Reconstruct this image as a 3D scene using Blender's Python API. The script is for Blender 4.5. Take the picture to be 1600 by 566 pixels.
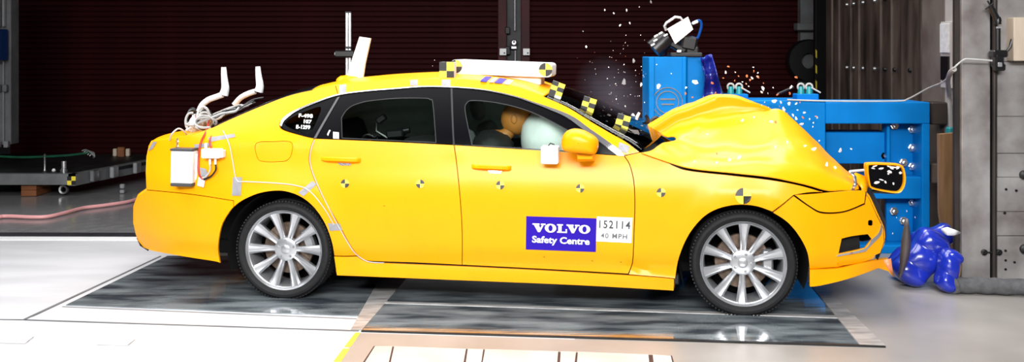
import bpy, bmesh, math, random
from mathutils import Vector, Matrix
from mathutils.geometry import delaunay_2d_cdt
random.seed(7)
for o in list(bpy.data.objects): bpy.data.objects.remove(o)
S = bpy.context.scene
C = S.collection
# ------------------------------------------------------------------ camera
F, CX, HY, H = 1600.0, 800.0, 80.0, 1.61          # focal length in px, horizon row, eye height
cd = bpy.data.cameras.new('camera'); cam = bpy.data.objects.new('camera', cd); C.objects.link(cam)
cam.location = (0, 0, H); cam.rotation_euler = (math.pi/2, 0, 0)
cd.sensor_width = 36; cd.lens = 36*F/1600; cd.shift_y = -(283-HY)/1600; cd.clip_end = 100
S.camera = cam
# ------------------------------------------------------------------ world, lamps, exposure
w = bpy.data.worlds.new('world'); S.world = w; w.use_nodes = True
w.node_tree.nodes['Background'].inputs[0].default_value = (.9, .95, 1, 1)
w.node_tree.nodes['Background'].inputs[1].default_value = .05
def area(name, loc, target, sx, sy, e, col=(1, 1, 1), spread=180):
    d = bpy.data.lights.new(name, 'AREA'); d.shape = 'RECTANGLE'; d.size = sx; d.size_y = sy
    d.energy = e; d.color = col; d.spread = math.radians(spread)
    o = bpy.data.objects.new(name, d); C.objects.link(o); o.location = loc
    o.rotation_euler = (Vector(target)-Vector(loc)).to_track_quat('-Z', 'Y').to_euler()
    return o
area('lamp_bank_overhead_offscreen', (-.6, 7.0, 4.7), (-.6, 6.9, 0), 7, 2.2, 185, spread=115)
area('lamp_bank_camera_side_offscreen', (-.8, .9, 4.4), (0, 6.6, .4), 9, 2.0, 115, spread=90)
area('lamp_bank_behind_camera_offscreen', (-.4, -2.2, 4.4), (.2, 6.6, .8), 7, 1.2, 235, spread=75)
area('lamp_bank_left_offscreen', (-5.0, 6.0, 4.6), (-3.2, 7.2, 0), 3, 2.5, 85, spread=130)
area('lamp_bank_far_side_offscreen', (1.1, 9.7, 4.6), (1.0, 7.0, .9), 4.5, 1.3, 55, spread=85)
S.view_settings.view_transform = 'Standard'; S.view_settings.look = 'None'
S.view_settings.gamma = 1; S.view_settings.use_curve_mapping = False
S.view_settings.exposure = -.02
# ------------------------------------------------------------------ materials
MT = {}
def mat(name, col, rough=.5, metal=0, var=.08, scale=8, bump=0, coat=0, col2=None, stretch=(1, 1, 1), spec=.5, emit=0, detail=6, lo=.35, hi=.65):
    m = bpy.data.materials.new(name); m.use_nodes = True; n = m.node_tree.nodes; l = m.node_tree.links
    b = n['Principled BSDF']; b.inputs['Roughness'].default_value = rough; b.inputs['Metallic'].default_value = metal
    b.inputs['Coat Weight'].default_value = coat; b.inputs['Coat Roughness'].default_value = .06
    b.inputs['Specular IOR Level'].default_value = spec
    tc = n.new('ShaderNodeTexCoord'); mp = n.new('ShaderNodeMapping'); mp.inputs['Scale'].default_value = stretch
    nz = n.new('ShaderNodeTexNoise'); nz.inputs['Scale'].default_value = scale; nz.inputs['Detail'].default_value = detail
    cr = n.new('ShaderNodeValToRGB'); cr.color_ramp.elements[0].position = lo; cr.color_ramp.elements[1].position = hi
    if col2 is None: col2 = [max(0, c*(1-2*var)) for c in col]
    cr.color_ramp.elements[0].color = (*col2, 1); cr.color_ramp.elements[1].color = (*col, 1)
    l.new(tc.outputs['Object'], mp.inputs[0]); l.new(mp.outputs[0], nz.inputs['Vector']); l.new(nz.outputs['Fac'], cr.inputs[0])
    l.new(cr.outputs[0], b.inputs['Base Color'])
    if bump:
        bp = n.new('ShaderNodeBump'); bp.inputs['Strength'].default_value = bump; bp.inputs['Distance'].default_value = .01
        l.new(nz.outputs['Fac'], bp.inputs['Height']); l.new(bp.outputs[0], b.inputs['Normal'])
    if emit: b.inputs['Emission Color'].default_value = (*col, 1); b.inputs['Emission Strength'].default_value = emit
    MT[name] = m; return m
def glassmat(name, tint, refl=.35, rough=.01):
    m = bpy.data.materials.new(name); m.use_nodes = True; n = m.node_tree.nodes; l = m.node_tree.links
    n.remove(n['Principled BSDF']); out = n['Material Output']
    t = n.new('ShaderNodeBsdfTransparent'); nz = n.new('ShaderNodeTexNoise'); nz.inputs['Scale'].default_value = 3
    mx = n.new('ShaderNodeMix'); mx.data_type = 'RGBA'; mx.inputs[6].default_value = (*tint, 1); mx.inputs[7].default_value = (*[c*.94 for c in tint], 1)
    l.new(nz.outputs['Fac'], mx.inputs[0]); l.new(mx.outputs[2], t.inputs[0])
    g = n.new('ShaderNodeBsdfGlossy'); g.inputs['Roughness'].default_value = rough
    lw = n.new('ShaderNodeLayerWeight'); lw.inputs[0].default_value = refl
    ms = n.new('ShaderNodeMixShader'); l.new(lw.outputs['Fresnel'], ms.inputs[0]); l.new(t.outputs[0], ms.inputs[1]); l.new(g.outputs[0], ms.inputs[2])
    l.new(ms.outputs[0], out.inputs[0]); MT[name] = m; return m
mat('yellow', (.92, .345, .0), .48, var=.02, coat=.25, scale=3, spec=.1).node_tree.nodes['Principled BSDF'].inputs['Coat Roughness'].default_value = .22
mat('sign_white', (.74, .70, .66), .3, var=.03, coat=.3)
mat('white', (.85, .85, .85), .35, var=.02)
mat('white_pad', (.78, .79, .80), .55, var=.08, scale=30, bump=.3)
mat('black', (.006, .006, .007), .35, var=.1)
mat('gloss_black', (.002, .002, .003), .3, var=.1, spec=.08)
mat('dark_void', (.012, .012, .012), .8, var=.1, spec=.2)
mat('rubber', (.014, .014, .015), .7, spec=.25, var=.15, scale=40, bump=.1)
mat('alloy', (.50, .51, .53), .30, .75, var=.05, scale=20)
mat('chrome', (.85, .86, .88), .12, .9, var=.03)
mat('steel', (.45, .46, .47), .35, .9, var=.1)
mat('disc_rust', (.16, .11, .08), .5, .6, var=.25, scale=25)
mat('grey_tape', (.28, .28, .30), .4, var=.1, scale=20)
mat('mark_yellow', (.9, .72, .05), .5, var=.04)
mat('mark_black', (.015, .015, .015), .5, var=.1)
mat('decal_blue', (.024, .008, .33), .5, var=.03, spec=.1)
mat('text_grey', (.05, .05, .055), .5, var=.05)
mat('text_pale', (.12, .12, .13), .5, var=.05)
mat('red_cable', (.45, .02, .01), .45, var=.1)
mat('cable_white', (.50, .50, .48), .5, var=.1)
mat('cable_grey', (.35, .35, .34), .5, var=.1)
mat('airbag', (.72, .75, .74), .8, var=.05, scale=12, bump=.15)
mat('curtain', (.74, .84, .78), .8, var=.06, scale=10, bump=.2)
mat('seat_grey', (.33, .34, .34), .6, var=.1, scale=15)
mat('dummy_orange', (.50, .18, .03), .55, var=.15, scale=10)
mat('interior_dark', (.012, .012, .013), .7, var=.2)
mat('headliner', (.25, .26, .25), .8, var=.1)
mat('blue', (.0, .185, .56), .5, var=.10, scale=3, spec=.12)
mat('blue_dark', (.0, .060, .30), .5, var=.15, scale=3, spec=.12)
mat('blue_plastic', (.012, .03, .42), .25, var=.15, scale=5, bump=.5, coat=.5)
mat('tarp_blue', (.01, .02, .30), .3, var=.2, scale=6, bump=.4, coat=.3)
mat('teal', (.01, .28, .30), .4, var=.1)
mat('shutter', (.030, .002, .003), .65, var=.15, scale=2, spec=.08)
mat('shutter_post', (.06, .005, .008), .7, var=.2, scale=4)
mat('dark_steel', (.02, .021, .022), .5, .3, var=.3, scale=6)
mat('grey_paint', (.16, .165, .17), .5, var=.15, scale=5)
mat('alu', (.62, .63, .65), .3, .7, var=.06)
mat('board', (.15, .11, .09), .5, .2, var=.4, scale=5, stretch=(1, 1, .25), bump=.2, detail=8)
mat('board_dark', (.045, .032, .026), .55, .2, var=.4, scale=5, stretch=(1, 1, .25), bump=.2)
mat('plate', (.42, .405, .395), .42, .35, col2=(.16, .135, .13), scale=3.5, bump=.15, detail=8, lo=.3, hi=.7)
mat('plate_brown', (.27, .23, .20), .5, .2, col2=(.14, .10, .09), scale=3, bump=.15, detail=8, lo=.3, hi=.7)
mat('cream', (.55, .52, .50), .5, var=.08, scale=4)
mat('wood', (.30, .17, .075), .6, col2=(.17, .085, .03), scale=4, stretch=(6, 6, .6), bump=.2, lo=.3, hi=.7)
mat('wood_pale', (.60, .50, .40), .6, col2=(.45, .36, .27), scale=4, stretch=(6, 6, .6), lo=.3, hi=.7)
mat('wood_red', (.28, .10, .03), .6, col2=(.16, .05, .015), scale=5, stretch=(.6, 6, 6), lo=.3, hi=.7)
mat('hose_pink', (.80, .38, .38), .45, var=.05)
mat('fabric_grey', (.10, .10, .105), .85, var=.15, scale=30, bump=.3)
mat('shard_white', (.85, .85, .86), .25, var=.03)
mat('shard_orange', (.75, .24, .10), .35, var=.1)
mat('shard_grey', (.28, .28, .29), .4, var=.15)
mat('floor_white', (.62, .62, .64), .28, col2=(.50, .50, .52), scale=2.2, stretch=(.5, 2, 1), detail=9, lo=.25, hi=.6)
mat('floor_beige', (.36, .335, .31), .3, col2=(.26, .24, .22), scale=1.6, detail=10, lo=.3, hi=.7, bump=.02)
mat('floor_grey', (.22, .22, .225), .18, var=.1)
mat('frame_steel', (.50, .49, .48), .4, .3, col2=(.25, .24, .23), scale=5, stretch=(1, 4, 1), detail=8, lo=.3, hi=.6)
mat('pink_plate', (.68, .56, .52), .4, col2=(.56, .42, .37), scale=3, detail=9, lo=.3, hi=.7)
mat('rust', (.06, .02, .012), .8, var=.3, scale=20)
mat('dark_strip', (.03, .028, .035), .4, var=.2)
glassmat('side_glass', (.80, .90, .85), .12)
glassmat('screen_glass', (.62, .70, .70), .30)
def pit_glass(name, pale, dark, lo, hi, sc=2.6, st=(.45, 4.0, 1)):
    m = mat(name, pale, .08, col2=dark, scale=sc, stretch=st, detail=12, lo=lo, hi=hi)
    n = m.node_tree.nodes; l = m.node_tree.links; b = n['Principled BSDF']; b.inputs['Coat Weight'].default_value = 1; b.inputs['Coat Roughness'].default_value = .02; b.inputs['Coat IOR'].default_value = 1.9
    n2 = n.new('ShaderNodeTexNoise'); n2.inputs['Scale'].default_value = 6; n2.inputs['Detail'].default_value = 8
    mp = n.new('ShaderNodeMapping'); mp.inputs['Scale'].default_value = (.4, 5, 1)
    tc = n.new('ShaderNodeTexCoord'); l.new(tc.outputs['Object'], mp.inputs[0]); l.new(mp.outputs[0], n2.inputs['Vector'])
    r = n.new('ShaderNodeMapRange'); r.inputs[1].default_value = .35; r.inputs[2].default_value = .7; r.inputs[3].default_value = .02; r.inputs[4].default_value = .16
    l.new(n2.outputs['Fac'], r.inputs[0]); l.new(r.outputs[0], b.inputs['Roughness'])
    bp = n.new('ShaderNodeBump'); bp.inputs['Strength'].default_value = .06; bp.inputs['Distance'].default_value = .01
    l.new(n2.outputs['Fac'], bp.inputs['Height']); l.new(bp.outputs[0], b.inputs['Normal']); l.new(bp.outputs[0], b.inputs['Coat Normal'])
pit_glass('pit_glass', (.26, .30, .32), (.05, .062, .075), .38, .62, 2.4, (.9, 3.2, 1))
mat('motor_blue', (.005, .04, .18), .5)
# ------------------------------------------------------------------ helpers
class MB:
    def __init__(s): s.v = []; s.f = []; s.m = []
    def add(s, vs, fs, mi=0):
        k = len(s.v); s.v += [tuple(v) for v in vs]; s.f += [tuple(i+k for i in f) for f in fs]; s.m += [mi]*len(fs); return s
    def box(s, c, d, R=None, mi=0, bev=0):
        hx, hy, hz = d[0]/2, d[1]/2, d[2]/2
        b = min(bev, hx*.9, hy*.9, hz*.9)
        P = []
        if b <= 0:
            for z in (-hz, hz):
                for x, y in ((-hx, -hy), (hx, -hy), (hx, hy), (-hx, hy)): P.append(Vector((x, y, z)))
            fs = [(3, 2, 1, 0), (4, 5, 6, 7), (0, 1, 5, 4), (1, 2, 6, 5), (2, 3, 7, 6), (3, 0, 4, 7)]
        else:                                   # chamfered box
            idx = {}
            fs = []
            for sx in (-1, 1):
                for sy in (-1, 1):
                    for sz in (-1, 1):
                        for a in range(3):
                            q = [sx*(hx-b), sy*(hy-b), sz*(hz-b)]; q[a] = (sx*hx, sy*hy, sz*hz)[a]
                            idx[(sx, sy, sz, a)] = len(P); P.append(Vector(q))
            for sx in (-1, 1):
                for sy in (-1, 1):
                    for sz in (-1, 1):
                        t = [idx[(sx, sy, sz, a)] for a in range(3)]
                        fs.append(tuple(t if sx*sy*sz > 0 else t[::-1]))
            for a in range(3):
                o1, o2 = (a+1) % 3, (a+2) % 3
                for sg in (-1, 1):
                    q = []
                    for u, v_ in ((-1, -1), (1, -1), (1, 1), (-1, 1)):
                        k = [0, 0, 0]; k[a] = sg; k[o1] = u; k[o2] = v_; q.append(idx[(*k, a)])
                    fs.append(tuple(q if sg > 0 else q[::-1]))
                for u in (-1, 1):
                    for v_ in (-1, 1):
                        k0 = [0, 0, 0]; k1 = [0, 0, 0]; k0[a] = -1; k1[a] = 1
                        for k in (k0, k1): k[o1] = u; k[o2] = v_
                        q = (idx[(*k0, o1)], idx[(*k1, o1)], idx[(*k1, o2)], idx[(*k0, o2)])
                        fs.append(q if u*v_ > 0 else q[::-1])
        if R is not None: P = [R @ p for p in P]
        c = Vector(c); return s.add([p+c for p in P], fs, mi)
    def tube(s, pts, r, n=8, mi=0, cap=True):
        pts = [Vector(p) for p in pts]; rs = r if isinstance(r, (list, tuple)) else [r]*len(pts)
        vs = []; up = None
        for i, p in enumerate(pts):
            t = (pts[min(i+1, len(pts)-1)]-pts[max(i-1, 0)])
            t = t.normalized() if t.length > 1e-9 else Vector((0, 0, 1))
            if up is None: up = t.orthogonal().normalized()
            up = (up-t*up.dot(t)); up = up.normalized() if up.length > 1e-6 else t.orthogonal().normalized()
            sd = t.cross(up)
            for k in range(n):
                a = 2*math.pi*k/n; vs.append(p+(up*math.cos(a)+sd*math.sin(a))*rs[i])
        fs = [(i*n+k, i*n+(k+1) % n, (i+1)*n+(k+1) % n, (i+1)*n+k) for i in range(len(pts)-1) for k in range(n)]
        if cap: fs += [tuple(range(n))[::-1], tuple((len(pts)-1)*n+k for k in range(n))]
        return s.add(vs, fs, mi)
    def lathe(s, prof, c=(0, 0, 0), axis='z', n=32, mi=0, closed=False, R=None):
        c = Vector(c); vs = []
        for r, h in prof:
            for k in range(n):
                a = 2*math.pi*k/n; x, y = r*math.cos(a), r*math.sin(a)
                p = Vector((x, y, h)) if axis == 'z' else Vector((x, h, -y)) if axis == 'y' else Vector((h, x, y))
                if R is not None: p = R @ p
                vs.append(p+c)
        m = len(prof); fs = []
        for i in range(m if closed else m-1):
            j = (i+1) % m
            for k in range(n): fs.append((i*n+k, i*n+(k+1) % n, j*n+(k+1) % n, j*n+k))
        if not closed:
            if prof[0][0] > 1e-6: fs.append(tuple(range(n))[::-1])
            if prof[-1][0] > 1e-6: fs.append(tuple((m-1)*n+k for k in range(n)))
        return s.add(vs, fs, mi)
    def prism(s, poly, fn0, fn1, mi=0):
        n = len(poly); vs = [fn0(*p) for p in poly]+[fn1(*p) for p in poly]
        fs = [tuple(range(n)), tuple(range(2*n-1, n-1, -1))]+[(i, i+n, (i+1) % n+n, (i+1) % n) for i in range(n)]
        return s.add(vs, fs, mi)
    def grid(s, rows, mi=0):
        k = len(rows[0]); vs = [p for r in rows for p in r]
        return s.add(vs, [(i*k+j, i*k+j+1, (i+1)*k+j+1, (i+1)*k+j) for i in range(len(rows)-1) for j in range(k-1)], mi)
    def build(s, name, m, parent=None, origin=None, smooth=35, fix=True, solid=0, sub=0):
        me = bpy.data.meshes.new(name); o_ = Vector(origin) if origin is not None else Vector((0, 0, 0))
        me.from_pydata([tuple(Vector(v)-o_) for v in s.v], [], s.f)
        for x in (m if isinstance(m, (list, tuple)) else [m]): me.materials.append(MT[x])
        if any(s.m): me.polygons.foreach_set('material_index', s.m)
        if fix:
            b = bmesh.new(); b.from_mesh(me); bmesh.ops.remove_doubles(b, verts=b.verts, dist=1e-6); bmesh.ops.recalc_face_normals(b, faces=b.faces); b.to_mesh(me); b.free()
        if smooth:
            me.shade_smooth(); me.set_sharp_from_angle(angle=math.radians(smooth))
        ob = bpy.data.objects.new(name, me); C.objects.link(ob); ob.location = o_
        if parent is not None: ob.parent = parent
        if solid:
            md = ob.modifiers.new('thickness', 'SOLIDIFY'); md.thickness = solid; md.offset = 0
        if sub:
            md = ob.modifiers.new('smooth', 'SUBSURF'); md.levels = sub; md.render_levels = sub
        return ob
def tag(o, label=None, cat=None, group=None, kind=None):
    for k, v in (('label', label), ('category', cat), ('group', group), ('kind', kind)):
        if v: o[k] = v
    return o
def empty(name, loc=(0, 0, 0), rz=0, parent=None):
    o = bpy.data.objects.new(name, None); C.objects.link(o); o.location = loc; o.rotation_euler = (0, 0, rz); o.empty_display_size = .1
    if parent is not None: o.parent = parent
    return o
def copyto(o, parent=None, loc=None, rot=None):
    c = o.copy(); C.objects.link(c)
    if parent is not None: c.parent = parent
    if loc is not None: c.location = loc
    if rot is not None: c.rotation_euler = rot
    return c
def P(px, py, Y): return Vector(((px-CX)*Y/F, Y, H-(py-HY)*Y/F))      # photo measurement at a known distance
def G(px, py): Y = F*H/(py-HY); return Vector(((px-CX)*Y/F, Y, 0))      # photo measurement on the floor
def crom(pts, n=6, closed=False):
    pts = [Vector(p) for p in pts]; out = []; m = len(pts)
    for i in range(m if closed else m-1):
        g = (lambda k: pts[k % m]) if closed else (lambda k: pts[max(0, min(m-1, k))])
        p0, p1, p2, p3 = g(i-1), g(i), g(i+1), g(i+2)
        for k in range(n):
            t = k/n; out.append(.5*((2*p1)+(p2-p0)*t+(2*p0-5*p1+4*p2-p3)*t*t+(3*p1-p0-3*p2+p3)*t*t*t))
    if not closed: out.append(pts[-1])
    return out
def smooth_poly(pts, n=5):
    """closed outline; points with a third entry are corners, the runs between corners are smoothed"""
    m = len(pts); cs = [i for i, p in enumerate(pts) if len(p) > 2]
    if not cs: return [tuple(p) for p in crom([p[:2] for p in pts], n, True)]
    out = []
    for a, ci in enumerate(cs):
        cj = cs[(a+1) % len(cs)]; run = [ci]; k = ci
        while True:
            k = (k+1) % m; run.append(k)
            if k == cj: break
        if len(run) == 2: seg = [pts[run[0]][:2], pts[run[1]][:2]]
        else: seg = [tuple(p) for p in crom([pts[i][:2] for i in run], n)]
        out += seg[:-1]
    return out
def inpoly(x, y, P_):
    c = False; j = len(P_)-1
    for i in range(len(P_)):
        xi, yi = P_[i]; xj, yj = P_[j]
        if (yi > y) != (yj > y) and x < (xj-xi)*(y-yi)/(yj-yi)+xi: c = not c
        j = i
    return c
# ------------------------------------------------------------------ the setting
def quad(name, pts, m, z0=-.05, kind='structure'):
    b = MB(); n = len(pts); vs = [(p.x, p.y, p.z) for p in pts]+[(p.x, p.y, p.z+z0) for p in pts]
    b.add(vs, [tuple(range(n)), tuple(range(2*n-1, n-1, -1))]+[(i, i+n, (i+1) % n+n, (i+1) % n) for i in range(n)])
    o = b.build(name, m, smooth=0); o['kind'] = kind; return o
V = Vector
# painted white hall floor on the left, bare concrete on the right, dark glossy floor of the hall behind
quad('floor', [V((-9, 3.2, 0)), V((.35, 3.2, 0)), V((.35, 9.05, 0)), V((-9, 9.05, 0))], 'floor_white')
quad('floor', [V((.35, 3.2, 0)), V((7, 3.2, 0)), V((7, 9.05, 0)), V((.35, 9.05, 0))], 'floor_beige')
quad('floor', [V((-9, 9.05, -.004)), V((7, 9.05, -.004)),  V((7, 16, -.004)), V((-9, 16, -.004))], 'floor_grey')
quad('floor', [V((-14, -6, -.006)), V((12, -6, -.006)), V((12, 3.2, -.006)), V((-14, 3.2, -.006))], 'floor_white')
quad('trim_1', [V((-9, 8.93, .006)), V((-2, 8.85, .006)), V((-2, 9.03, .006)), V((-9, 9.11, .006))], 'dark_strip', -.02)
quad('trim_2', [V((-9, 8.77, .004)), V((-2, 8.69, .004)), V((-2, 8.84, .004)), V((-9, 8.92, .004))], 'white', -.02)
# glass covers of the camera pit
def plate(name, px, m, z, label=None, cat=None, th=-.02, group=None):
    pts = [G(*p)+V((0, 0, z)) for p in px]
    o = quad(name, pts, m, th)
    return o
plate('floor', [(96, 480), (40, 500), (556, 517), (572, 499)], 'floor_white', .003)
pa = plate('floor', [(103, 478), (262, 401), (640, 401), (572, 496)], 'pit_glass', .006)
pb = plate('floor', [(566, 518), (602, 474), (1309, 497), (1343, 540)], 'pit_glass', .006)
plate('floor', [(602, 474), (640, 425), (1266, 440), (1309, 497)], 'pit_glass', .006)
plate('trim_3', [(548, 517), (566, 517), (645, 425), (600, 425)], 'frame_steel', .008)
plate('trim_4', [(1343, 541), (1384, 543), (1284, 447), (1262, 443)], 'frame_steel', .010)
plate('trim_5', [(602, 473), (600, 475.5), (1312, 499), (1308, 495.5)], 'frame_steel', .009)
plate('trim_6', [(566, 518), (564, 519.3), (1384, 543.8), (1381, 541.8)], 'dark_steel', .009)
for k, q in enumerate([[(40, 500.3), (38, 501.3), (560, 518.5), (561, 517.3)], [(36, 500), (40, 501), (252, 401), (249.5, 401)], [(98, 480), (97, 481), (566, 500.5), (567, 499.3)], [(-20, 499.6), (-20, 500.3), (40, 501), (41, 500.2)]]): plate('floor_joint', q, 'grey_paint', .0045, th=-.003)
# beige strip with a slotted cover in front of the pit
plate('floor', [(563, 521), (500, 600), (1440, 620), (1386, 546.5)], 'floor_beige', .002)
for k, q in enumerate([[(586, 543), (566, 575), (606, 575), (613, 543)], [(616, 543), (609, 575), (723, 575), (728, 547)], [(731, 547), (727, 575), (751, 575), (755, 547.5)],
          [(758, 547.5), (753, 575), (870, 575), (872, 551)], [(876, 551), (875, 575), (897, 575), (900, 551.5)], [(903, 551.5), (901, 575), (1015, 575), (1013, 556)], [(1020, 556), (1022, 575), (1052, 575), (1048, 558)]]):
    pts = [G(*p)+V((0, 0, .006)) for p in q]
    b = MB(); n = 4; vs = [tuple(p) for p in pts]+[(p.x, p.y, -.01) for p in pts]
    b.add(vs, [(0, 1, 2, 3)]+[(i, i+n, (i+1) % n+n, (i+1) % n) for i in range(4)])
    o = b.build('floor_cover' if k else 'floor_cover', 'pink_plate', smooth=0); o['kind'] = 'structure'
plate('floor', [(584, 542), (560, 578), (1056, 578), (1050, 557)], 'rust', .0035, th=-.003)
for q in [[(0, 527), (-12, 537), (40, 538), (53, 527.5)], [(164, 531), (151, 540), (200, 541), (211, 532)]]:
    g = quad('floor_hatch', [G(*p)+V((0, 0, .003)) for p in q], 'frame_steel', -.002)
    c = sum((G(*p) for p in q), V())/4
    quad('floor_hatch', [c+(G(*p)-c)*.95+V((0, 0, .005)) for p in q], 'floor_white', -.002)
for q in [[(555, 521), (563, 521), (548, 543), (538, 543)], [(536, 546), (546, 546), (533, 566), (521, 566)]]:
    quad('floor_mark', [G(*p)+V((0, 0, .004)) for p in q], 'mark_yellow', -.002)
# roller shutters: two doors of single slats behind a dark hall
YS = 14.5
def shutter(name, x0, x1, label):
    r = empty(name, ((x0+x1)/2, YS, 0)); r['kind'] = 'structure'
    first = None; hgt = .0745
    for k in range(52):
        z = .02+k*hgt
        if first is None:
            b = MB(); W2 = (x1-x0)/2
            prof = [(0, 0), (-.010, .002), (-.010, .054), (-.024, .057), (-.025, .061), (-.020, .066), (-.004, .0725), (.01, .0725), (.01, 0)]
            rows = [[V((-W2, y, zz)) for y, zz in prof+[prof[0]]], [V((W2, y, zz)) for y, zz in prof+[prof[0]]]]
            b.grid(rows); first = b.build('slat', 'shutter', r); first.location = (0, 0, z)
        else: copyto(first, r, (0, 0, z))
    b = MB(); b.box((0, .04, 2), (x1-x0, .03, 4)); b.build('backing', 'shutter_post', r)
    return r
xl, xm0, xm1, xr = P(17, 0, YS).x, P(778, 0, YS).x, P(828, 0, YS).x, P(1246, 0, YS).x
shutter('door_1', xl, xm0, ''); shutter('door_2', xm1, xr, '')
b = MB(); b.box((xl-2, YS+.2, 2.2), (4, .3, 4.4)); o = b.build('wall_left', 'dark_steel', smooth=0); o['kind'] = 'structure'
b = MB(); b.box((0, YS+.5, 5), (24, .3, 2.1)); o = b.build('wall_back', 'dark_steel', smooth=0); o['kind'] = 'structure'
# post between the shutters
r = empty('shutter_post', ((xm0+xm1)/2, YS-.05, 0)); wm = xm1-xm0
for sx in (-1, 1):
    b = MB(); b.box((sx*wm*.36, 0, 2), (wm*.28, .14, 4), bev=.01); b.build('flange', 'shutter_post', r)
    b = MB(); b.box((sx*wm*.36, -.11, .72), (.06, .07, 1.44), bev=.006); b.build('guide_rail', 'steel', r)
    b = MB(); b.box((sx*wm*.36+.01, -.16, 1.60-.0), (.095, .03, .095), bev=.005); q = b.build('end_plate', 'white', r)
    b = MB(); b.lathe([(.0, -.19), (.012, -.19), (.012, -.17)], (sx*wm*.36+.03, 0, 1.585), 'y', 12); b.build('hole', 'black', q)
b = MB(); b.box((0, .06, 2), (wm*.46, .05, 4)); b.build('web', 'dark_steel', r)
b = MB(); b.tube([(.01, -.05, 1.9+.01*k) if k % 2 else (.02, -.05, 1.9+.01*k) for k in range(0, 110)], .012, 6); b.tube([(.02, -.05, 0), (.02, -.05, 1.62)], .012, 6); b.build('chain', 'alu', r)
b = MB(); b.lathe([(0, -.09), (.03, -.09), (.055, -.07), (.055, -.02), (0, -.01)], (0, 0, 1.73), 'y', 20); b.lathe([(0, -.1), (.015, -.1), (.015, -.08)], (0, 0, 1.74), 'y', 10, mi=1); b.box((0, -.04, 1.66), (.09, .06, .05), bev=.01); b.build('pulley', ['steel', 'black'], r)
b = MB(); b.box((-.09, -.04, 1.9), (.07, .08, .1), bev=.01); b.box((-.09, -.04, 1.62), (.08, .08, .12), bev=.01); b.build('switch_box', 'dark_steel', r)
r['kind'] = 'structure'; r.name = 'trim_7'
# left door jamb with gear
YL = 12.2
r = empty('trim_8', P(6, 300, YL)); r.location.z = 0; r['kind'] = 'structure'
def lb(name, px0, py0, px1, py1, m, d=.1, Y=YL, dy=0, parent=r, bev=.006):
    a = P(px0, py0, Y); c = P(px1, py1, Y); b = MB()
    b.box(((a.x+c.x)/2-parent.location.x, Y+d/2+dy-parent.location.y, (a.z+c.z)/2-parent.location.z), (c.x-a.x, d, a.z-c.z), bev=bev); return b.build(name, m, parent)
lb('jamb', -40, -40, 17, 226, 'grey_paint', .2); lb('cable_duct', 1, -30, 4, 42, 'alu', .05, dy=-.08); lb('cable_duct', 8, -30, 11, 42, 'alu', .05, dy=-.08)
lb('motor_box', -8, 46, 16, 94, 'motor_blue', .2, dy=-.25); lb('socket', -3, 132, 5, 143, 'grey_paint', .05, dy=-.08); lb('socket', 8, 132, 15, 143, 'grey_paint', .05, dy=-.08)
lb('cable_duct', 7, 95, 8.5, 226, 'alu', .03, dy=-.05); lb('bracket', 0, 220, 4, 230, 'alu', .06, dy=-.08); lb('bracket', 10, 220, 17, 230, 'alu', .06, dy=-.08)
# right-hand end wall: grey recess, receding boards, cream column and heavy plated block
b = MB(); b.box((xr+1.5, YS, 2.2), (3, .3, 4.4)); o = b.build('wall_right', 'grey_paint', smooth=0); o['kind'] = 'structure'
b = MB(); a = P(1247, 42, YS-.2); b.box((a.x+.4, YS-.25, a.z-.0), (.9, .2, .1), bev=.01); o = b.build('trim_9', 'grey_paint', smooth=0); o['kind'] = 'structure'
XW = 3.52
wr = empty('wall_boards', (XW, 8.6, 0)); wr['kind'] = 'structure'; wr.name = 'wall_side'
ed = [1290, 1299.5, 1309, 1318.5, 1329, 1340, 1358, 1376, 1391, 1407, 1440]
ys = [XW*F/(p-CX) for p in ed]
for k in range(len(ys)-1):
    y1, y0 = ys[k], ys[k+1]
    b = MB(); b.box((.06+.012*(k % 3), (y0+y1)/2-8.6, 2), (.12, (y1-y0)-.022, 4), bev=.008); b.build('board', 'board', wr)
    if k > 2:
        for zz in (1.44, 2.1):
            b = MB(); b.lathe([(0, -.02), (.018, -.02), (.022, 0)], (0.0, (y0+y1)/2-8.6, zz), 'x', 12); b.build('bolt', 'steel' if k < 7 else 'black', wr)
b = MB(); b.box((.25, 1.2, 2), (.2, 5, 4)); b.build('backing', 'dark_void', wr)
y0, y1 = 8.0, XW*F/(1440-CX)
YCc = XW*F/(1476-CX)
b = MB(); b.box((.05, (YCc+y1)/2-8.6, 2), (.1, y1-YCc, 4), bev=.01); b.build('board', 'plate_brown', wr)
b = MB(); b.box((.04, (7.4+YCc)/2-8.6, 2), (.08, YCc-7.4, 4), bev=.01); b.build('column_face', 'cream', wr)
# plated block
YB = 7.0
wb = empty('wall_block', (P(1502, 0, YB).x, YB, 0)); wb['kind'] = 'structure'; wb.name = 'wall_front'
def wp(name, px0, py0, px1, py1, m, y=0, d=.06, bev=.004):
    a = P(px0, py0, YB); c = P(px1, py1, YB); b = MB()
    b.box(((a.x+c.x)/2-wb.location.x, y+d/2, (a.z+c.z)/2), (c.x-a.x, d, a.z-c.z), bev=bev); return b.build(name, m, wb)
wp('core', 1545, -120, 2300, 450, 'dark_void', .08, .28)
wp('slab', 1503, -120, 1547.5, 448, 'plate', 0, .12)
for k, (a0, a1) in enumerate([(-120, 96), (96.5, 182), (182.5, 240), (240.5, 277), (277.5, 331), (331.5, 369), (369.5, 450)]):
    wp('slab', 1558.5, a0, 2300, a1, 'plate', .004*(k % 3), .12)
wp('corner_strip', 1495, -120, 1502.5, 450, 'board_dark', .03, .04)
wp('timber_pad', 1573, 28, 1640, 95, 'wood_pale', -.10, .12)
for px, py in [(1572, 296), (1588, 298), (1570, 333), (1571, 392), (1571, 407), (1585, 410), (1571, 421)]:
    a = P(px, py, YB); b = MB(); b.lathe([(0, -.006), (.008, -.006), (.009, .002)], (a.x-wb.location.x, 0, a.z), 'y', 10); b.build('bolt_hole', 'black', wb)
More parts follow.
